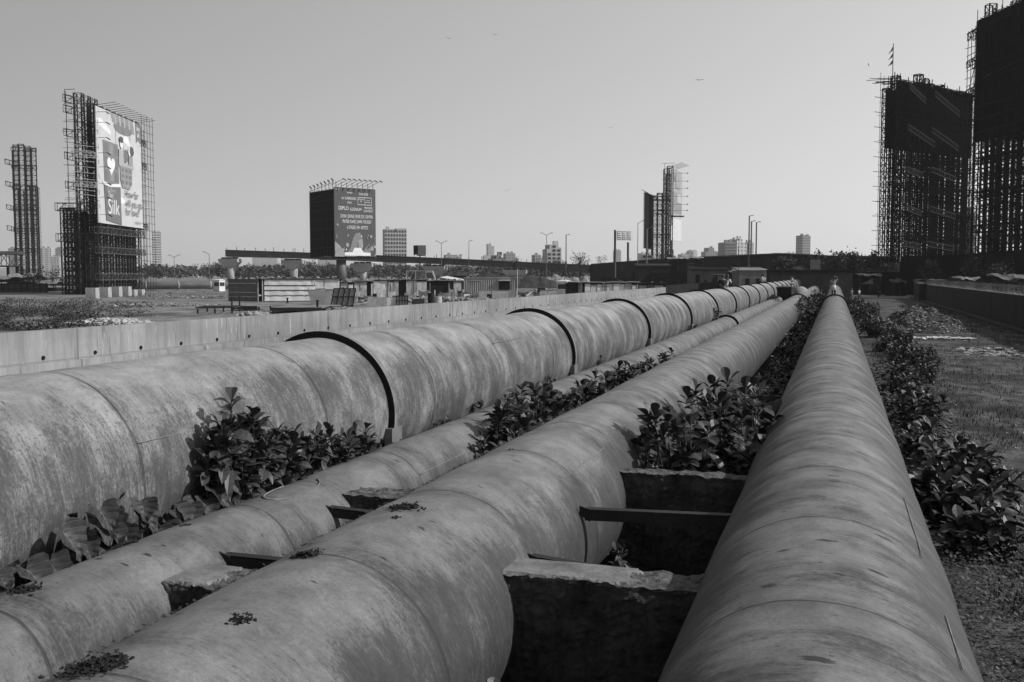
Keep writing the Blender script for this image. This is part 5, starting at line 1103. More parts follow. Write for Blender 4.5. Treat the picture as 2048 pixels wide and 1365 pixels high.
# small things lying on the pipe crowns
def clump(y, ang, pipe, r, label, n=26, flat=.25, seed=0, kind_='debris', cover=LEAF_D):
    X, Z, R = pipe; random.seed(seed + 500); mb = MB(); o = (X + R * math.sin(ang), y, Z + R * math.cos(ang))
    for k in range(n * (1 if flat > .3 else 5)):
        dy, da = random.gauss(0, r * .5), random.gauss(0, r * .5) / R; a = ang + da; c = Vector((X + (R + .004) * math.sin(a), y + dy, Z + (R + .004) * math.cos(a)))
        if flat < .3 and k % 3: 
            an = random.uniform(0, 6.28); t1 = Vector((math.cos(an), math.sin(an), random.uniform(0, .5))) * random.uniform(.012, .032); t2 = Vector((-t1.y, t1.x, random.uniform(-.01, .03))) * .5; mb.add([c, c + t1 * .5 + t2, c + t1, c + t1 * .5 - t2], [(0, 1, 2, 3)])
        else: mb.rock(c, min(.016, r * .3) * random.uniform(.4, 1.2) if flat < .3 else r * random.uniform(.15, .4), 0, .5)
    mb.build('dirt_clump', M(.022, .5, 20, .95, .1, name='soot dirt'), org=o, label=label, cat=kind_, group='dirt clumps on the pipe crowns')
clump(3.58, -.16, P3, .11, 'large mossy black clump on the centre pipe at the bottom left', 120, .2, 1); clump(4.30, .19, P3, .06, 'scattered black clump in the lower middle of the centre pipe', 22, .2, 2)
clump(5.45, -.16, P3, .075, 'spiky leaf clump on the centre pipe behind the near small block', 40, .2, 3); clump(6.78, -.07, P3, .12, 'elongated soot patch on the centre pipe crown right of the small struts', 60, .2, 4)
clump(6.45, .02, P3, .05, 'small round droppings on the centre pipe', 9, .6, 5); clump(9.36, -.03, P3, .05, 'single dark lump on the centre pipe below the leaf shadow', 5, .7, 6)
clump(4.65, -.05, P2, .075, 'dark twiggy clump on the thin pipe at the left edge', 40, .2, 7); clump(6.25, -.1, P2, .05, 'dark lump on the thin pipe beside the taro plants', 16, .5, 8); clump(5.75, -.3, P2, .05, 'small leaf clump on the thin pipe left of the dark lump', 20, .2, 9)
# ------------------------------------------------------------------ trees and hedges
def crown_mb(mb, c, rx, ry, rz, n, s_, seed, mi=0, gaps=.1):
    for k in range(n):
        a = random.uniform(0, 6.28); z = random.uniform(-1, 1); r = random.random() ** .35; q = math.sqrt(1 - z * z); p = Vector((q * math.cos(a), q * math.sin(a), z)) * r
        e = noise.noise(p * 2.2 + Vector((seed, 0, 0)))
        if e < -gaps: continue
        k_ = .75 + .5 * e; P = Vector(c) + Vector((p.x * rx, p.y * ry, p.z * rz)) * k_
        a = random.uniform(0, 6.28); el = random.uniform(-.8, 1.2); d = Vector((math.cos(a) * math.cos(el), math.sin(a) * math.cos(el), math.sin(el))) * s_ * random.uniform(.5, 1.3); t_ = Vector((random.uniform(-1, 1), random.uniform(-1, 1), random.uniform(-1, 1))) * s_ * .4
        mb.add([P, P + d * .5 + t_, P + d, P + d * .5 - t_], [(0, 1, 2, 3)], mi)
TREEM = mat_leaf('tree foliage', .055, .8, .15); TREED = mat_leaf('shaded tree foliage', .045, .8, .15)
random.seed(31); mb = MB()
for k in range(250):
    px = random.uniform(285, 1215); d = random.uniform(400, 560); p = XY(px, d); h = ZP(random.uniform(527, 537) - 1.5 * noise.noise(Vector((px * .02, 1, 1))) * 3, d)
    crown_mb(mb, (p.x, p.y, h * .62), 5.5, 5.5, h * .42, 130, 1.5, k, gaps=.2)
mb.build('mangrove_belt', TREEM, kind='stuff')
def tree(px, d, ytop, wpx, label, seed, mat=None, ybase=None, trunk=.25, n=900, cz=.62, z0=0, leafs=None, group=None, shape=1.0):
    random.seed(seed); o = XY(px, d); o.z = z0; H = ZP(ytop, d) - z0; W = wpx / FPX * d / 2; t = thing('tree', o, label, 'tree', group)
    mb = MB(); c = o + Vector((0, 0, H * .55)); mb.tube([o, o + Vector((.1 * W, 0, H * .3)), c], [trunk, trunk * .75, trunk * .5], 7)
    for k in range(7):
        a = k * .9 + random.random(); e = o + Vector((math.cos(a) * W * .6, math.sin(a) * W * .6, H * random.uniform(.6, .88))); b = o + Vector((0, 0, H * random.uniform(.25, .5))); mb.tube([b, (b + e) / 2 + Vector((0, 0, H * .04)), e], [trunk * .4, trunk * .28, trunk * .1], 5)
    mb.build('trunk', STEM, t); mb = MB(); s_ = leafs or max(.25, W * .12)
    for k in range(7):
        a = random.uniform(0, 6.28); r = W * random.uniform(.1, .6); crown_mb(mb, (o.x + r * math.cos(a), o.y + r * math.sin(a), o.z + H * (cz + random.uniform(-.12, .22) * shape)), W * random.uniform(.35, .6), W * .5, H * (1 - cz) * random.uniform(.35, .62), n // 7, s_, seed + k, gaps=.12)
    mb.build('crown', mat or TREEM, t); return t
trs = [(1035, 380, 507, 30, 'dark round tree rising over the girder between two lamp posts', 1), (1075, 400, 513, 34, 'low round tree left of the stepped tower block', 2), (1112, 400, 513, 46, 'wide tree in front of the stepped tower block', 3), (1205, 340, 508, 34, 'thin open tree left of the road sign gantry', 4), (1258, 400, 513, 22, 'small tree seen between the posts of the road sign gantry', 5), (1365, 380, 511, 34, 'low tree at the foot of the twin hoarding', 6), (980, 420, 519, 30, 'low tree behind the sagging middle of the flyover', 7), (620, 420, 517, 44, 'mangrove tree standing taller left of the round billboard column', 8), (660, 430, 523, 40, 'mangrove tree just left of the round billboard column', 9)]
for px, d, yt, w, lab, sd_ in trs: tree(px, d, yt, w, lab, sd_, n=700, cz=.66)
# spiky dark tree on the approach road
o = XY(1160, 302); t = thing('tree', o, 'dark spiky tree with upswept fronds at the end of the flyover', 'tree'); random.seed(4); mb = MB(); H = ZP(503, 302); mb.tube([o, o + Vector((0, 0, H * .7))], .3, 7); mb.build('trunk', STEM, t); mb = MB()
for k in range(60):
    a = random.uniform(0, 6.28); b = o + Vector((0, 0, H * random.uniform(.45, .8))); L = random.uniform(2.2, 4.2); el = random.uniform(.15, .9)
    dv = Vector((math.cos(a) * math.cos(el), math.sin(a) * math.cos(el), math.sin(el)))
    for q in range(14): c = b + dv * L * q / 14; s_ = Vector((random.uniform(-1, 1), random.uniform(-1, 1), random.uniform(-.6, .5))) * .42; mb.add([c, c + s_ * .5 + dv * .2, c + s_, c + s_ * .5 - dv * .15], [(0, 1, 2, 3)])
mb.build('crown', TREED, t)
G_R = 'dark trees behind the end building and the right wall'
for i, (px, d, yt, w, cz) in enumerate(((1570, 232, 503, 50, .5), (1625, 228, 497, 60, .5), (1680, 222, 494, 60, .5), (1712, 216, 490, 44, .55), (1745, 206, 497, 60, .5), (1650, 200, 528, 90, .5), (1735, 190, 530, 90, .5), (1795, 186, 512, 90, .5), (1850, 178, 500, 80, .5), (1900, 172, 520, 90, .5), (1960, 150, 505, 100, .5), (2030, 140, 500, 110, .5), (1870, 160, 512, 70, .5), (2000, 128, 520, 90, .5))):
    lab = ['tree at the left end of the dark tree line, above the pale board strip', 'second tree of the dark tree line behind the end building', 'tree with a bushy top third along the dark tree line', 'tree with an open feathery top in the dark tree line', 'last skyline tree before the flagged hoarding', 'low tree right behind the flat roof of the end building', 'low dark tree above the tents', 'dark tree under the left side of the flagged hoarding', 'dark tree in the middle under the flagged hoarding', 'dark tree between the two big right hoardings', 'dark tree under the left side of the biggest hoarding', 'dark tree at the right edge under the biggest hoarding', 'greyer leafy tree just behind the far end of the right wall', 'dark tree behind the tarpaulin roofs over the right wall'][i]
    tree(px, d, yt, w, lab, 50 + i, TREED, n=3200, cz=cz, group=G_R, leafs=.55)
random.seed(66)
t = thing('screen_fence', XY(1705, 184), 'black cloth screen fence closing the foot of the right hoardings', 'fence'); 
for a, b, y0 in (((1705, 184), (1800, 178), 545), ((1800, 178), (1935, 160), 513), ((1935, 160), (2100, 126), 508)):
    p, q = XY(*a), XY(*b); z = ZP(y0, a[1]); s_ = Vector((0, .1, 0)); mb = MB(); P = [p, q, q + s_, p + s_]; P += [x + Vector((0, 0, z)) for x in P]; mb.add(P, [(0, 3, 2, 1), (4, 5, 6, 7), (0, 1, 5, 4), (1, 2, 6, 5), (2, 3, 7, 6), (3, 0, 4, 7)]); mb.build('cloth_screen', NET, t)
# tree at the left by the tents
tree(68, 205, 520, 58, 'thin sparse tree at left, between the tarpaulin roofs and the poster hoarding', 90, mat_leaf('grey foliage', .05, .8, .1), n=420, cz=.6, trunk=.22)
tree(105, 210, 530, 60, 'second sparse tree at left, close to the poster hoarding', 91, mat_leaf('grey foliage', .05, .8, .1), n=420, cz=.55, trunk=.15)

# ------------------------------------------------------------------ end building and huts
STAINW = M(.075, .55, .35, .95, .15, (1, 1, .35), .3, name='stained render'); STAINW2 = M(.11, .5, .5, .95, .15, (1, 1, .35), .2, name='grey render')
t = thing('end_building', (-4, 164, 0), 'flat roofed stained building where the big pipes end', 'building')
mb = MB(); mb.box(-9.9, 2.5, 164, 176, 0, 4.0); mb.build('wall', STAINW, t)
mb = MB(); mb.box(-10.5, 3.2, 163.4, 176.5, 4.0, 4.32); mb.build('roof_slab', DST, t)
for x in (-9.6, -6.2, -2.4, 1.2): mb = MB(); mb.box(x - .2, x + .2, 163.8, 164.0, 0, 4.0); mb.build('pilaster', STAINW, t)
mb = MB(); mb.box(-3.9, -2.4, 166, 170, 4.32, 5.9); mb.build('roof_tank', TARP, t)
def hut(px0, px1, d, ytop, label, mat, roof=None, wins=(), doors=(), dep=6, yaw=0, ov=.2, ybase=None):
    T = frame(px0, d, math.radians(yaw)); W = (px1 - px0) / FPX * d; H = ZP(ytop, d); t = thing('hut', XY(px0, d), label, 'hut', 'low huts below the road approach')
    mb = MB(T=T); mb.box(0, W, 0, dep, 0, H); mb.build('wall', mat, t)
    mb = MB(T=T); mb.add([(-ov, -ov, H), (W + ov, -ov, H), (W + ov, dep + ov, H + .5), (-ov, dep + ov, H + .5), (-ov, -ov, H + .18), (W + ov, -ov, H + .18), (W + ov, dep + ov, H + .68), (-ov, dep + ov, H + .68)], [(0, 3, 2, 1), (4, 5, 6, 7), (0, 1, 5, 4), (1, 2, 6, 5), (2, 3, 7, 6), (3, 0, 4, 7)]); mb.build('roof', roof or DST, t)
    for u, v, w_, h_ in wins: 
        mb = MB(T=T); mb.box(u * W, (u + w_) * W, -.04, .02, v * H, (v + h_) * H); f = mb.build('window', BLACK, t)
        mb = MB(T=T); mb.box(u * W - .1, (u + w_) * W + .1, -.12, -.045, (v + h_) * H, (v + h_) * H + .1); mb.build('lintel', mat, t)
    for u, w_, h_ in doors: mb = MB(T=T); mb.box(u * W, (u + w_) * W, -.05, .02, 0, h_ * H); mb.build('door', BLACK, t)
    return t, T, W, H
hut(1385, 1462, 205, 541, 'long stained hut with a black door, left of the grey hut', STAINW2, DST, [(.52, .35, .12, .3)], [(.08, .10, .8)])
hut(1462, 1477, 203, 545, 'narrow black open hut between the stained hut and the grey hut', DST, SHEET, [], [(.1, .8, .9)])
t, T, W, H = hut(1478, 1533, 190, 541.5, 'grey hut with two dark windows and a pale corrugated roof edge', M(.15, .25, .7, .9, .15, (1, 1, .4), name='pale hut wall'), M(.28, .3, 3, name='corrugated pale roof'), [(.23, .38, .16, .26), (.62, .38, .17, .26)], [])
mb = MB(T=T)
mb.tube([(-.2, -.3, 0), (-.2, -.3, 9)], .06, 6); mb.build('pole', STEEL_D, t)
hut(1275, 1342, 226, 533, 'dark hut on the slope behind the black yard wall, under torn roof sheets', DST, DST, [], []); hut(1348, 1388, 238, 529, 'hut with brick front under sagging pale roof sheets', M(.07, .4, 1, name='dull brick'), DST, [], [])
def tarp(px0, px1, d, y0, y1, label, mat, dep=5, seed=0, base=None):
    T = frame(px0, d); W = (px1 - px0) / FPX * d; z1, z0 = ZP(y0, d), ZP(y1, d); mb = MB(T=T); n = 16; P = []; F = []; m = 7
    for j in range(m + 1):
        for i in range(n + 1): u = i / n; v = j / m; P.append((W * u, dep * v, z0 + (z1 - z0) * math.sin(PI * min(1, .18 + .8 * v)) * (.75 + .5 * noise.noise(Vector((u * 4 + seed, v * 2, seed)))) + .12 * noise.noise(Vector((u * 14, v * 6, seed)))))
    nb = len(P); P += [(x, y, z + .05) for x, y, z in P]
    for j in range(m):
        for i in range(n): a = j * (n + 1) + i; F.append((a + nb, a + 1 + nb, a + n + 2 + nb, a + n + 1 + nb)); F.append((a, a + n + 1, a + n + 2, a + 1))
    mb.add(P, F); o = XY(px0, d); t = thing('tarpaulin_shelter', o, label, 'tarpaulin shelter', 'tarpaulin roofed shelters'); mb.build('tarpaulin', mat, t)
    for x in (.05, .5, .95): mb = MB(T=T); mb.bar((W * x, .15, 0), (W * x, .15, z0 + .1), .14); mb.build('post', STEEL_D, t)
    mb = MB(T=T); mb.box(W * .04, W * .96, .5, dep - .3, 0, max(.3, z0 - .3)); mb.build('side_cloth', BLACK, t)
tarp(1335, 1378, 236, 514, 521, 'torn pale sheets over the dark hut below the twin hoarding', TARP, 5, 1); tarp(1370, 1408, 240, 513, 520, 'rumpled pale roof sheet with a tail hanging to the right', TARP, 5, 2)
tarp(1855, 1905, 126, 559, 564, 'small pale tarpaulin left over the right wall wire', TARP_D, 3, 3); tarp(1925, 1992, 112, 553, 566, 'pale crumpled tarpaulin roof over the right wall, left of two', TARP, 5, 4); tarp(2004, 2090, 100, 547, 567, 'striped sagging tarpaulin roof at the right edge over the wall', M(.12, .6, 1.5, name='striped tarpaulin'), 6, 5)
tarp(1719, 1765, 172, 547, 556, 'tent with a thin pale ridge at the end of the track', TARP_D, 5, 6); tarp(1786, 1815, 165, 558, 570, 'ragged shelter with pale poles near the end of the right wall', TARP_D, 4, 7)
tarp(-60, 20, 215, 549, 566, 'grey slumped tarpaulin roof at the far left edge', M(.14, .5, .8, name='grey tarpaulin'), 7, 8); tarp(10, 66, 212, 545, 562, 'brighter crumpled tarpaulin roof at left', TARP, 7, 9); tarp(66, 112, 208, 562, 573, 'low pale tarpaulin near the poster hoarding', TARP, 5, 10)
T = frame(1722, 168); t = thing('cloth_sheet', XY(1722, 168), 'pale triangular cloth hanging from the tent at the track end', 'cloth'); mb = MB(T=T); mb.add([(0, 0, ZP(568, 168)), (2.1, 0, ZP(569, 168)), (2.0, 0, ZP(557, 168)), (1.2, 0, ZP(563, 168)), (0, .06, ZP(568, 168)), (2.1, .06, ZP(569, 168)), (2.0, .06, ZP(557, 168)), (1.2, .06, ZP(563, 168))], [(0, 1, 2, 3), (7, 6, 5, 4), (0, 4, 5, 1), (1, 5, 6, 2), (2, 6, 7, 3), (3, 7, 4, 0)]); mb.build('cloth', TARP, t)
t = thing('fence', XY(-10, 196), 'black post and rail fence in front of the tarpaulin roofs at left', 'fence'); T = frame(-10, 196)
for i in range(9): mb = MB(T=T); x = i * 1.25 * 1.0; mb.bar((x, 0, 0), (x, 0, 2.1), .12); mb.build('post', STEEL_B, t)
for z in (.7, 1.7): mb = MB(T=T); mb.bar((0, .07, z), (10.2, .07, z), .08); mb.build('rail', STEEL_B, t)
mb = MB(T=T); mb.box(0, 10.2, .3, .36, 0, 1.8); mb.build('fence_sheet', M(.07, .5, 1, name='dull fence sheet'), t)
# footbridge at far left
T = frame(-60, 255); t = thing('footbridge', XY(-60, 255), 'covered truss footbridge cut by the left edge of the photo', 'footbridge'); W = 95 / FPX * 255; z0, z1 = ZP(532, 255), ZP(509, 255)
for y in (0, 2.6):
    mb = MB(T=T); mb.bar((0, y, z0), (W, y, z0), .25); mb.bar((0, y, z1), (W, y, z1), .2)
    for k in range(7): x = W * k / 6; mb.bar((x, y, z0), (x, y, z1), .14); mb.bar((x, y, z0 if k % 2 else z1), (min(W, x + W / 6), y, z1 if k % 2 else z0), .13)
    mb.build('side_truss', STEEL_M, t)
mb = MB(T=T); mb.prism([(-.6, z1), (3.2, z1), (2.3, z1 + .8), (.3, z1 + .8)], -.5, W + .5, 'x'); mb.build('roof', M(.05, .3, 1, name='bridge roof'), t)
for x in (W * .75, W * .95): mb = MB(T=T); mb.bar((x, 1.2, 0), (x, 1.2, z0), .5); mb.build('pier', STEEL_B, t)
mb = MB(T=T); mb.box(0, W, 0, 2.6, z0 - .3, z0 - .13); mb.build('deck', STEEL_B, t)

# ------------------------------------------------------------------ skyline
def building(px0, px1, ytop, d, label, wall, win, step=None, dep=18, yaw=12, geo=0, px_=3.6, pz=3.2, group='hazy towers on the skyline'):
    T = frame(px0, d, math.radians(yaw)); W = (px1 - px0) / FPX * d / (math.cos(math.radians(yaw))) * .93; H = ZP(ytop, d); t = thing('building', XY(px0, d), label, 'building', group); t.rotation_euler = (0, 0, YAW + math.radians(yaw)); 
    m = mat_windows('facade', wall, win, px_, pz) if not geo else M(wall, .15, .1, name='facade plain'); segs = step or [(0, 1, 1.0)]
    for u0, u1, f in segs:
        mb = MB(); mb.box(u0 * W, u1 * W - .02, 0, dep, 0, H * f); o = mb.build('tower_block', m); o.parent = t
    for k in range(2): mb = MB(); u0, u1, f = segs[k % len(segs)]; x = (u0 + (u1 - u0) * (.2 + .4 * k)) * W; mb.box(x, x + 3, dep * .3, dep * .3 + 3, H * f, H * f + 2.4); o = mb.build('roof_tank', m); o.parent = t
    if geo:
        nx, nz = geo; n = 0; wm = M(win, .1, 1, name='window dark'); w0 = W / nx; h0 = (H * .86) / nz
        mb = MB(); mb.box(-w0 * .3, w0 * .3, -.25, -.02, -h0 * .27, h0 * .27); me = mb.mesh('window', wm)
        for i in range(nx):
            for j in range(nz):
                x = (i + .5) * w0; z = H * .12 + (j + .5) * h0
                top = [f for u0, u1, f in segs if u0 * W <= x <= u1 * W]
                if top and z < top[0] * H - h0 * .4: ppart('window', me, t, (x, 0, z))
    return t, W, H
B = building; LT, MD, DK = .30, .20, .10
B(18, 34, 497, 1500, 'grey slab tower behind the bare lattice tower', MD, .10); B(80, 103, 496, 1500, 'pale tower left of the poster hoarding, with a dark centre strip', .36, .14, px_=7); B(102, 118, 514, 1300, 'lower tower block right of the pale tower at left', LT, .12); B(112, 122, 497, 1900, 'thin grey tower peeping beside the poster hoarding', .14, .10)
B(150, 158, 500, 1900, 'grey tower seen through the gap of the poster hoarding', .14, .10)
B(306, 323, 465, 1400, 'bright striped tower just right of the poster hoarding', .42, .12, px_=50, pz=3.4, yaw=20)
B(505, 522, 510, 2600, 'palest narrow tower under the first girder', LT, .16); B(522, 556, 508, 2400, 'broad pale tower cluster under the first girder', LT, .18, step=[(0, .45, 1), (.45, .7, .97), (.7, 1, .9)]); B(562, 580, 512, 2600, 'pale tower left of the second pier', LT, .18)
B(636, 652, 514, 2200, 'pale tower under the event billboard, left one', LT, .15); B(652, 664, 516, 2000, 'pale tower with white balconies under the event billboard', .42, .14); B(664, 676, 517, 2300, 'plain pale tower under the event billboard beside its column', LT, .2)
B(770, 816, 457, 900, 'twin dark striped tower right of the event billboard', .34, .045, step=[(0, .46, .985), (.46, .52, .93), (.52, 1, 1.0)], geo=(8, 11), yaw=14, dep=16)
B(892, 925, 510, 1100, 'low wide building with a long roof box, right of the small blank billboard', .28, .10, step=[(0, .75, 1), (.75, 1, .93)])
B(968, 990, 488, 2200, 'tall pale stepped tower left of centre skyline', LT, .2, step=[(0, .38, .62), (.38, .72, 1.0), (.72, 1, .93)])
B(985, 1012, 513, 700, 'cluttered low block with white rooftop boxes', .16, .04, step=[(0, .3, .9), (.3, .7, 1.05), (.7, 1, .95)]); B(1012, 1032, 507, 1300, 'grey block with antennas behind the dark round tree', .22, .09)
B(1070, 1092, 510, 1200, 'grey block left of the stepped tower block', .24, .09, step=[(0, .6, 1), (.6, 1, .86)])
B(1094, 1125, 488, 620, 'stepped tower block with bold dark window bays', .40, .03, step=[(0, .18, .86), (.18, .80, .98), (.80, 1, .90)], geo=(3, 8), yaw=10, dep=14)
B(1231, 1243, 501, 2200, 'hazy tower between the road sign posts', .20, .14); B(1281, 1302, 507, 1900, 'hazy grey block left of the twin hoarding', .20, .14); B(1322, 1332, 509, 2200, 'tiny hazy block seen through the twin hoarding', .30, .18)
B(1362, 1379, 509, 1900, 'low hazy block right of the twin hoarding', .26, .14); B(1378, 1386, 502, 2300, 'thin grey tower right of the twin hoarding', .22, .16); B(1386, 1395, 502, 2100, 'thin white tower beside the thin grey tower', .50, .2)
B(1411, 1436, 498, 1500, 'grey round-topped tower block between thin towers and big white block', .20, .10, step=[(0, .25, .9), (.25, .75, 1.04), (.75, 1, .92)]); B(1441, 1449, 504, 1900, 'slim hazy tower touching the big white block', .22, .14)
B(1449, 1473, 485, 900, 'left grey wing of the big white apartment block', .22, .08, geo=(5, 10), yaw=8); B(1473, 1496, 480, 905, 'big white apartment block with stepped balconies', .46, .16, step=[(0, .3, 1), (.3, .55, 1.03), (.55, 1, .93)], yaw=20)
B(1496, 1508, 485, 940, 'right wing of the big white apartment block behind tall masts', .42, .2)
B(1604, 1622, 471, 1300, 'lone slim tower with pale balconies before the tree line', .27, .12, step=[(0, .45, 1), (.45, 1, .985)], px_=40, pz=3.3); B(1545, 1562, 508, 2200, 'low hazy roofs left of the lone slim tower', .30, .2); B(1575, 1598, 506, 2300, 'low hazy block just left of the lone slim tower', .30, .2)
B(1941, 1952, 425, 420, 'pale building with round holes, seen between the two right hoardings', .16, .05, px_=2.5, pz=4.5); B(1995, 2006, 462, 700, 'pale building seen through the biggest hoarding', .30, .1)
B(385, 400, 531, 1500, 'small white house block left of the first pier', .45, .15); B(402, 420, 529, 1700, 'low pale houses left of the first pier', .40, .15); B(425, 445, 526, 1900, 'grey terrace just left of the first pier', .28, .15); B(345, 372, 531, 1800, 'low pale houses right of the poster hoarding', .40, .2)
random.seed(12); mb = MB()
for k in range(240):
    px = random.uniform(300, 1180); d = random.uniform(1100, 1900); w = random.uniform(6, 18); h = random.uniform(7, 15); mb.T = frame(px, d, random.uniform(-.4, .4)); mb.box(0, w, 0, w, 0, h)
mb.build('distant_town', mat_windows('town facades', .32, .12, 4, 3.5), kind='stuff')
mb = MB(); n = 90; P = []; F = []
for i in range(n + 1):
    px = -400 + 2900 * i / n; a = XY(px, 5200); b = XY(px, 5900); h = max(0, 30 + 70 * noise.noise(Vector((i * .11, 2, 1)))) * (1.0 if px < 900 else .3); P += [(a.x, a.y, 0), (b.x, b.y, h + 12), (b.x * 1.2, b.y * 1.2, 0)]
for i in range(n): F += [(3 * i, 3 * i + 3, 3 * i + 4, 3 * i + 1), (3 * i + 1, 3 * i + 4, 3 * i + 5, 3 * i + 2)]
mb.add(P, F); mb.build('hills', M(.06, .3, .01, name='far hills'), kind='structure')
# ------------------------------------------------------------------ lamp posts, masts, sign gantry
def lamp(px, d, ytop, label, kind='double', r=.11):
    o = XY(px, d); T = frame(px, d); H = ZP(ytop, d); t = thing('street_lamp', o, label, 'street lamp', 'street lamps along the raised road')
    mb = MB(T=T); mb.tube([(0, 0, 0), (0, 0, H)], [r, r * .7], 8); mb.build('pole', STEEL_M, t)
    for s_ in ((-1, 1) if kind == 'double' else ((1,) if kind != 'left' else (-1,))):
        mb = MB(T=T); q = (s_ * (1.2 if kind == 'double' else 1.1), 0, H + .5)
        if kind == 'mast': q = (s_ * .5, 0, H + .1)
        mb.bar((0, 0, H - .2), q, .12); mb.build('arm', STEEL_M, t); mb = MB(T=T); mb.box(min(q[0], q[0] + s_ * .6), max(q[0], q[0] + s_ * .6), -.15, .15, q[2] - .08, q[2] + .1); mb.build('lamp_head', STEEL_M, t)
lamp(883, 300, 486, 'two armed street lamp right of the small blank billboard'); lamp(938, 310, 482, 'single short armed lamp post left of the tall stepped tower', 'mast'); lamp(1093, 295, 470, 'two armed street lamp beside the stepped tower block'); lamp(1132, 300, 470, 'single headed lamp post right of the stepped tower block', 'mast', .2)
lamp(1275, 275, 446, 'tall one armed street lamp between the road sign and the twin hoarding', 'single'); lamp(1293, 250, 458, 'leaning grey lamp post in front of the twin hoarding', 'single', .25); lamp(419, 270, 508, 'small one armed lamp left of the first pier', 'left'); lamp(349, 300, 514, 'short lamp post right of the poster hoarding', 'double')
for px, yt, lab in ((1497, 432, 'tallest of the three tall masts beside the white apartment block'), (1501.5, 443, 'middle of the three tall masts beside the white apartment block'), (1511.5, 445, 'rightmost of the three tall masts beside the white apartment block')): lamp(px, 268, yt, lab, 'mast', .25)
T = frame(1230, 287); t = thing('road_sign', XY(1230, 287), 'big road sign on two dark posts, left of the twin hoarding', 'road sign')
for i, x in enumerate((0, 4.2)): mb = MB(T=T); mb.box(x - .32, x + .12, i * 4 + .1, i * 4 + .5, 0, ZP(460 if i == 0 else 484, 287)); mb.build('post', STEEL_D, t)
for i, x in enumerate((0, 4.2)): mb = MB(T=T); mb.box(x + .123, x + .30, i * 4 + .12, i * 4 + .48, 0, ZP(463 if i == 0 else 485, 287)); mb.build('post_side', SHEET2, t)
A_ = Vector((.3, 0, 0)); ex = Vector((5.3, 4.6, 0)); zt, zb = ZP(461, 287), ZP(481.5, 287)
mb = MB(T=T); s_ = Vector((-.1, .12, 0)); P = [A_, A_ + ex, A_ + ex + s_, A_ + s_]; P = [p + Vector((0, 0, zb)) for p in P] + [p + Vector((0, 0, zt)) for p in P]; mb.add(P, [(0, 3, 2, 1), (4, 5, 6, 7), (0, 1, 5, 4), (1, 2, 6, 5), (2, 3, 7, 6), (3, 0, 4, 7)]); mb.build('sign_panel', flat(.42), t)
nn = Vector((ex.y, -ex.x, 0)).normalized() * .05
def sq(u0, u1, v0, v1, m, nm, k=1):
    mb = MB(T=T); a, b = A_ + ex * u0 + nn * k, A_ + ex * u1 + nn * k; za, zb_ = zb + (zt - zb) * v0, zb + (zt - zb) * v1; mb.quad(a + Vector((0, 0, za)), b + Vector((0, 0, za)), b + Vector((0, 0, zb_)), a + Vector((0, 0, zb_))); mb.build(nm, m, t)
for i in range(3):
    sq(.05 + .29 * i, .30 + .29 * i, .08, .92, flat(.10), 'route_panel'); sq(.07 + .29 * i, .28 + .29 * i, .16, .84, flat(.40), 'route_panel', 2)
    for k in range(3): sq(.09 + .29 * i, .26 + .29 * i - .03 * k, .24 + .2 * k, .34 + .2 * k, flat(.09), 'sign_lettering', 3)
# ------------------------------------------------------------------ vehicles
def van(T, o, label, L=5.2, W=2.0, H=2.3, m=None, nm='van'):
    m = m or M(.2, .2, 1, .5, .4, name='van paint'); t = thing(nm, o, label, nm)
    mb = MB(T=T); mb.prism([(0, .45), (L, .45), (L, 1.2), (L - .9, 1.35), (L - 1.5, H), (.1, H), (0, 1.3)], 0, W, 'y'); mb.build('body', m, t)
    mb = MB(T=T); mb.prism([(.4, 1.35), (L - 1.25, 1.35), (L - 1.6, H - .18), (.4, H - .18)], -.02, W + .02, 'y'); mb.build('side_window', GLASS, t)
    for x in (1.0, L - 1.0):
        for y in (.05, W - .25): mb = MB(T=T); mb.tube([(x, y, .38), (x, y + .2, .38)], .38, 14); mb.build('wheel', BLACK, t)
    mb = MB(T=T); mb.box(-.06, 0, .2, W - .2, .5, .7); mb.build('bumper', STEEL_M, t)
o = XY(1283, 290); van(Matrix.Translation((0, 0, 7.0)) @ frame(1283, 290, 0), (o.x, o.y, 7.0), 'pale van roof passing on the raised road below the twin hoarding', 4.4, 2, 2.2, SHEET2)
o = XY(826, 236); t = thing('truck', o, 'parked truck with an open dark load bed behind the shacks, below the blank billboard', 'truck'); T = frame(826, 236, 0)
mb = MB(T=T); mb.prism([(2.9, .7), (5.2, .7), (5.2, 2.6), (4.6, 4.4), (2.9, 4.4)], 0, 2.3, 'y'); mb.build('cab', M(.3, .2, 1, .5, .4, name='truck paint'), t)
mb = MB(T=T); mb.prism([(3.2, 2.6), (5.0, 2.6), (4.45, 4.0), (3.2, 4.0)], -.03, 2.33, 'y'); mb.build('cab_window', GLASS, t)
mb = MB(T=T); mb.box(-1.5, 2.8, 0, 2.3, 1.1, 2.2); mb.build('load_bed', STEEL_D, t); mb = MB(T=T)
for a, b in (((-1.5, 0, 4.4), (2.9, 0, 4.4)), ((-1.5, 0, 2.2), (-1.5, 0, 4.4)), ((.6, 0, 2.2), (.6, 0, 4.4))): mb.bar(a, b, .12)
mb.build('rack', SHEET, t)
for x in (-.6, 4.0): mb = MB(T=T); mb.tube([(x, -.05, .5), (x, .3, .5)], .5, 14); mb.build('wheel', BLACK, t)
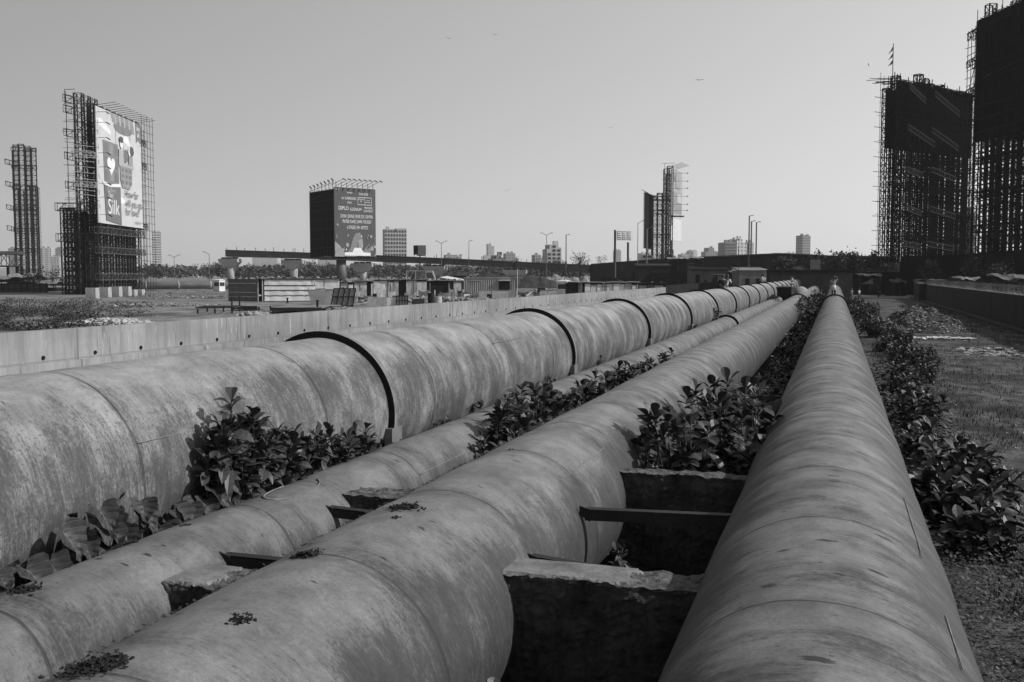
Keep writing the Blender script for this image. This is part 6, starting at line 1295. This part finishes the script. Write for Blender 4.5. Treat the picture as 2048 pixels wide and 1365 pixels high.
# digger silhouette in front of the stained hut
T = frame(1422, 175); t = thing('tractor', XY(1422, 175), 'dark tractor parked in front of the stained hut', 'tractor')
mb = MB(T=T); mb.box(.9, 2.4, 0, 1.6, 1.6, 3.5); mb.build('cab', STEEL_B, t); mb = MB(T=T); mb.box(.8, 2.5, -.1, 1.7, 3.5, 3.62); mb.build('cab_roof', SHEET2, t)
mb = MB(T=T); mb.box(1.1, 2.2, -.03, .0, 2.3, 3.3); mb.build('cab_window', SHEET_D, t); mb = MB(T=T); mb.prism([(-.3, .7), (1.2, .7), (1.2, 1.7), (-.1, 1.5)], .2, 1.4, 'y'); mb.build('bonnet', STEEL_B, t)
mb = MB(T=T); mb.bar((2.4, .8, 1.4), (3.6, .8, 3.0), .3); mb.bar((3.6, .8, 3.0), (3.9, .8, 1.0), .25); mb.bar((-.4, .8, 1.2), (-.9, .8, 2.6), .25); mb.build('digging_arm', STEEL_B, t)
for x, r in ((0, .5), (2.2, .85)):
    for y in (-.2, 1.5): mb = MB(T=T); mb.tube([(x, y, r), (x, y + .35, r)], r, 16); mb.build('wheel', BLACK, t)
# chamber where the thin pipe ends, with a standpipe
t = thing('valve_chamber', (-4.4, 94, 0), 'black box chamber where the thin pipe ends, between ringed pipe and centre pipe', 'chamber')
mb = MB(); mb.box(-5.0, -3.75, 93, 101, 0, 2.35); mb.build('chamber_wall', DST, t); mb = MB(); mb.box(-5.05, -3.7, 92.9, 101.1, 2.35, 2.45); mb.build('lid', CONC_D, t)
mb = MB(); mb.tube([(-3.45, 101, 1.6), (-3.45, 110, 1.6)], .72, 24); mb.build('pipe_stub', M(.21, .3, 1, name='stub coating'), t, smooth=True)
t = thing('standpipe', (-3.9, 98, 2.45), 'white striped standpipe with a forked top on the black chamber', 'standpipe')
mb = MB(); mb.tube([(-3.9, 98, 2.4), (-3.9, 98, 3.3)], .09, 10); mb.build('pipe', CLOTH_W, t); mb = MB(); mb.bar((-4.15, 98, 3.45), (-3.9, 98, 3.25), .1); mb.bar((-3.65, 98, 3.45), (-3.9, 98, 3.25), .1); mb.build('forked_top', STEEL_M, t)
for z in (2.6, 2.9): mb = MB(); mb.tube([(-3.9, 98, z), (-3.9, 98, z + .1)], .12, 10); mb.build('band', STEEL_D, t)

# ------------------------------------------------------------------ people
def skin_mesh(name, joints, edges, mat, parent, lvl=1, root=0):
    me = bpy.data.meshes.new(name); off = WL[parent]
    me.from_pydata([Vector(j[0]) for j in joints], edges, []); me.materials.append(mat)
    o = bpy.data.objects.new(name, me); COL.objects.link(o); o.parent = parent
    md = o.modifiers.new('skin', 'SKIN'); md.use_smooth_shade = True
    if not me.skin_vertices: me.skin_vertices.new() if hasattr(me.skin_vertices, 'new') else None
    for i, j in enumerate(joints): sv = me.skin_vertices[0].data[i]; r = j[1]; sv.radius = (r, r) if not isinstance(r, tuple) else r; sv.use_root = (i == root)
    o.modifiers.new('sub', 'SUBSURF').levels = lvl; o.modifiers['sub'].render_levels = lvl; return o
def person(loc, rz, label, pose='stand', shirt=None, legs=None, h=1.62, hands=False, armR=None, armL=None, hat=None):
    s_ = h / 1.7; t = thing('person', loc, label, 'person'); t.rotation_euler = (0, 0, rz); t.scale = (s_,) * 3; WL[t] = Vector((0, 0, 0))
    sit = pose == 'sit'; hz = .92 if not sit else .12
    knee = lambda s: (s * .11, -.06, .50) if not sit else (s * .14, -.42, .16 + hz * 0); ank = lambda s: (s * .12, .02, .09) if not sit else (s * .14, -.46, -.26)
    if pose == 'squat': hz = .28; knee = lambda s: (s * .16, -.36, .48); ank = lambda s: (s * .14, -.1, .08)
    if pose == 'walk': knee = lambda s: (s * .09, -.10 if s > 0 else -.02, .50); ank = lambda s: (s * .10, -.14 if s > 0 else .12, .08)
    lean = .18 if sit or pose == 'squat' else 0
    J = [((0, 0, hz), (.13, .10)), ((0, -lean * .4, hz + .25), (.125, .09)), ((0, -lean, hz + .46), (.13, .09)), ((0, -lean, hz + .56), (.055, .055)), ((0, -lean - .02, hz + .66), (.085, .095)), ((0, -lean - .01, hz + .75), (.07, .085))]
    E = [(0, 1), (1, 2), (2, 3), (3, 4), (4, 5)]
    for s in (-1, 1):
        b = len(J); k, a = knee(s), ank(s)
        J += [((s * .10, 0, hz - .05), .09), (k, .06), (a, .038), ((a[0], a[1] - .15, a[2] - .04), .035)]; E += [(0, b), (b, b + 1), (b + 1, b + 2), (b + 2, b + 3)]
    hnd = []
    for s in (-1, 1):
        b = len(J); sh = (s * .19, -lean, hz + .47); cfg = armL if s < 0 else armR
        if cfg: el, wr = cfg; el = (s * el[0], el[1], hz + el[2]); wr = (s * wr[0], wr[1], hz + wr[2])
        else: el, wr = (s * .26, -lean - .02, hz + .20), (s * .28, -lean - .10, hz - .02)
        if sit or pose == 'squat': 
            if not cfg: el, wr = (s * .24, -lean - .1, hz + .22), (s * .12, -.38, hz + .16)
        J += [(sh, .055), (el, .038), (wr, .028)]; E += [(2, b), (b, b + 1), (b + 1, b + 2)]; hnd.append((b + 2, Vector(wr), (Vector(wr) - Vector(el)).normalized(), s))
    for wi, w, d, s in hnd:   # palm, five fingers
        b = len(J); J += [(w + d * .06, (.030, .018))]; E += [(wi, b)]
        side = Vector((1, 0, 0)) if abs(d.x) < .8 else Vector((0, 1, 0))
        for f in range(4): c = w + d * .09 + side * (.019 * (f - 1.5)); e = len(J); L = (.055, .07, .065, .048)[f]; J += [(c, .010), (c + d * L * .6, .009), (c + d * L + Vector((0, -.015, 0)), .007)]; E += [(b, e), (e, e + 1), (e + 1, e + 2)]
        e = len(J); J += [(w + d * .04 + side * -s * .035, .011), (w + d * .085 + side * -s * .05, .009)]; E += [(b, e), (e, e + 1)]
    skin_mesh('body', J, E, SKIN, t, 1)
    hc = Vector((0, -lean - .01, hz + .70))
    mb = MB()   # face: nose, ears, eyes, mouth
    mb.add([hc + Vector((-.012, -.09, .01)), hc + Vector((.012, -.09, .01)), hc + Vector((.018, -.095, -.03)), hc + Vector((-.018, -.095, -.03)), hc + Vector((0, -.12, -.025))], [(0, 1, 4), (1, 2, 4), (2, 3, 4), (3, 0, 4)]); mb.build('nose', SKIN, t)
    for s in (-1, 1): mb = MB(); mb.tube([hc + Vector((s * .085, 0, .015)), hc + Vector((s * .10, .01, 0)), hc + Vector((s * .085, 0, -.03))], .012, 6); mb.build('ear', SKIN, t); mb = MB(); mb.rock(hc + Vector((s * .032, -.092, .015)), .010); mb.build('eye', CLOTH_W, t)
    mb = MB(); mb.bar(hc + Vector((-.025, -.096, -.055)), hc + Vector((.025, -.096, -.055)), .010); mb.build('mouth', HAIR, t)
    mb = MB(); P = []; F = []; n = 12
    for j in range(6):
        for i in range(n): a = 2 * PI * i / n; el = j / 5 * PI / 2; rr = math.cos(el); P.append(hc + Vector((.100 * rr * math.sin(a), .112 * rr * math.cos(a) + .012, .015 + .115 * math.sin(el) - (.05 if math.cos(a) > .2 and j == 0 else 0))))
    for j in range(5):
        for i in range(n): F.append((j * n + i, j * n + (i + 1) % n, (j + 1) * n + (i + 1) % n, (j + 1) * n + i))
    mb.add(P, F); mb.build('hair', HAIR, t, smooth=True)
    S = [((0, 0, hz + .02), (.155, .125)), ((0, -lean * .4, hz + .25), (.15, .115)), ((0, -lean, hz + .46), (.15, .11)), ((0, -lean, hz + .53), .065)]; SE = [(0, 1), (1, 2), (2, 3)]
    for wi, w, d, s in hnd: b = len(S); sh = Vector((s * .19, -lean, hz + .47)); el = Vector(J[wi - 1][0]); S += [(sh, .072), (sh + (el - sh) * .85, .055)]; SE += [(2, b), (b, b + 1)]
    skin_mesh('shirt', S, SE, shirt or CLOTH_W, t, 1)
    Lg = [((0, 0, hz - .03), (.11, .09))]; LE = []
    for s in (-1, 1): b = len(Lg); k, a = Vector(knee(s)), Vector(ank(s)); Lg += [((s * .10, 0, hz - .08), .105), (k, .078), (k + (a - k) * .85, .060)]; LE += [(0, b), (b, b + 1), (b + 1, b + 2)]
    skin_mesh('trousers', Lg, LE, legs or CLOTH_D, t, 1)
    return t
pm = person((-.12, 74.5, 1.915), math.radians(8), 'person walking towards us on the rightmost pipe, one hand raised to the head', 'walk', M(.26, .3, 5, name='grey shirt'), CLOTH_D, 1.52, armR=((.30, -.02, .62), (.10, -.10, .80)), armL=((.25, -.05, .24), (.30, -.16, .02)))
X1, Y1 = -5.9, 1.94 + .9
mb = MB(); mb.tube([(0, -.0, .60), (0, -.01, .84), (0, -.02, 1.02)], [.205, .185, .165], 24); o = mb.build('waist_cloth', CLOTH_W, None, smooth=True); o.parent = pm
person((-6.35, 60.5, 2.70), math.radians(200), 'person in dark clothes seated on the ringed pipe, left of the crouched pale shirt', 'sit', CLOTH_D, CLOTH_D, 1.6)
person((-6.4, 62.2, 2.70), math.radians(150), 'person with a pale shirt crouched on the ringed pipe in front of the grey hut', 'sit', CLOTH_W, CLOTH_D, 1.6)
person((-6.3, 92, 2.74), math.radians(60), 'person in white leaning forward on the far ringed pipe, left of two', 'sit', CLOTH_W, CLOTH_D, 1.6); person((-6.3, 94.5, 2.74), math.radians(-60), 'person in white bent over on the far ringed pipe, right of two', 'sit', CLOTH_W, CLOTH_D, 1.6)
def onground(px, d): o = XY(px, d); return (o.x, o.y, .05)
person(onground(1704, 128), 2.0, 'person in a white shirt walking beside the rightmost pipe near the tents', 'walk', CLOTH_W, CLOTH_M, 1.75); person(onground(1719, 134), 1.0, 'person under a small white cloth, right of the white shirted walker', 'stand', CLOTH_W, CLOTH_D, 1.6)
person(onground(1758, 148), 2.6, 'dark dressed person with one white sleeve by the ragged shelter', 'walk', CLOTH_D, CLOTH_D, 1.7)
person(onground(681, 134), .2, 'child standing behind the framed panel, left of two', 'stand', CLOTH_M, CLOTH_D, 1.7); person(onground(686.5, 133), -.3, 'child standing behind the framed panel, right of two', 'stand', CLOTH_M, CLOTH_D, 1.8)
person(onground(1069, 158), .5, 'person crouching in dark clothes on the waste ground by the scrap, right of the container', 'squat', CLOTH_D, CLOTH_D, 1.7)
# ------------------------------------------------------------------ birds
def bird(px, py, span_px, label, roll=0.0, yaw=0.0, bend=.25):
    d = 1.5 * FPX / span_px * .96; r = ray(px, py); p = CAMP + r * (d / FPX); T = Matrix.Translation(p) @ Matrix.Rotation(YAW + yaw, 4, 'Z') @ Matrix.Rotation(roll, 4, 'Y')
    t = thing('bird', p, label, 'bird', 'kites gliding in the open sky'); mb = MB(T=T); mb.tube([(0, -.26, 0), (0, -.16, .01), (0, .05, 0), (0, .2, .01)], [.02, .055, .06, .02], 8); mb.build('body', STEEL_D, t)
    for s in (-1, 1):
        mb = MB(T=T); P = [(s * .03, -.1, .02), (s * .36, -.2, .16 * bend * 4), (s * .76, -.06, .10 * bend * 4), (s * .74, .03, .09 * bend * 4), (s * .38, .06, .14 * bend * 4), (s * .03, .12, .02)]; P += [(x, y, z - .02) for x, y, z in P]
        mb.add(P, [(0, 1, 4, 5), (1, 2, 3, 4), (11, 10, 7, 6), (10, 9, 8, 7), (0, 6, 7, 1), (1, 7, 8, 2), (3, 9, 10, 4), (4, 10, 11, 5)]); mb.build('wing', STEEL_D, t)
    mb = MB(T=T); mb.add([(0, .15, 0), (-.1, .42, .01), (0, .36, .01), (.1, .42, .01)], [(0, 1, 2), (0, 2, 3)]); mb.build('tail', STEEL_D, t)
bird(897, 77, 11, 'gliding bird upper left of centre sky, left of a smaller one', .25); bird(990, 70, 9, 'gliding bird near the top of the sky, right of another', .1); bird(1399, 161, 16, 'biggest gliding bird, high in the right half of the sky', -.05); bird(1222, 256, 9, 'gliding bird in the middle of the right half of the sky', -.2); bird(1015, 381, 10, 'lowest clearly winged bird, above the central skyline', -.25)
bird(1737, 130, 7, 'dark bird just left of the ragged flag', .9, 1.0); bird(559, 282, 4, 'tiny bird alone in the left half of the sky', .1); bird(1062, 477, 3.4, 'tiny bird left of the two armed lamp by the stepped tower', .4); bird(939, 433, 3, 'faintest tiny bird above the tall stepped tower', .3)

# ------------------------------------------------------------------ haze
mb = MB(); mb.box(-5000, 5000, -300, 7200, -1, 420)
t = bpy.data.materials.new('hazy air'); t.use_nodes = True; t.node_tree.nodes.clear(); vo = t.node_tree.nodes.new('ShaderNodeVolumePrincipled'); mo = t.node_tree.nodes.new('ShaderNodeOutputMaterial')
vo.inputs['Color'].default_value = gray(.95); vo.inputs['Density'].default_value = .00010; vo.inputs['Anisotropy'].default_value = .25; t.node_tree.links.new(vo.outputs[0], mo.inputs['Volume'])
mb.build('haze', t, kind='stuff')
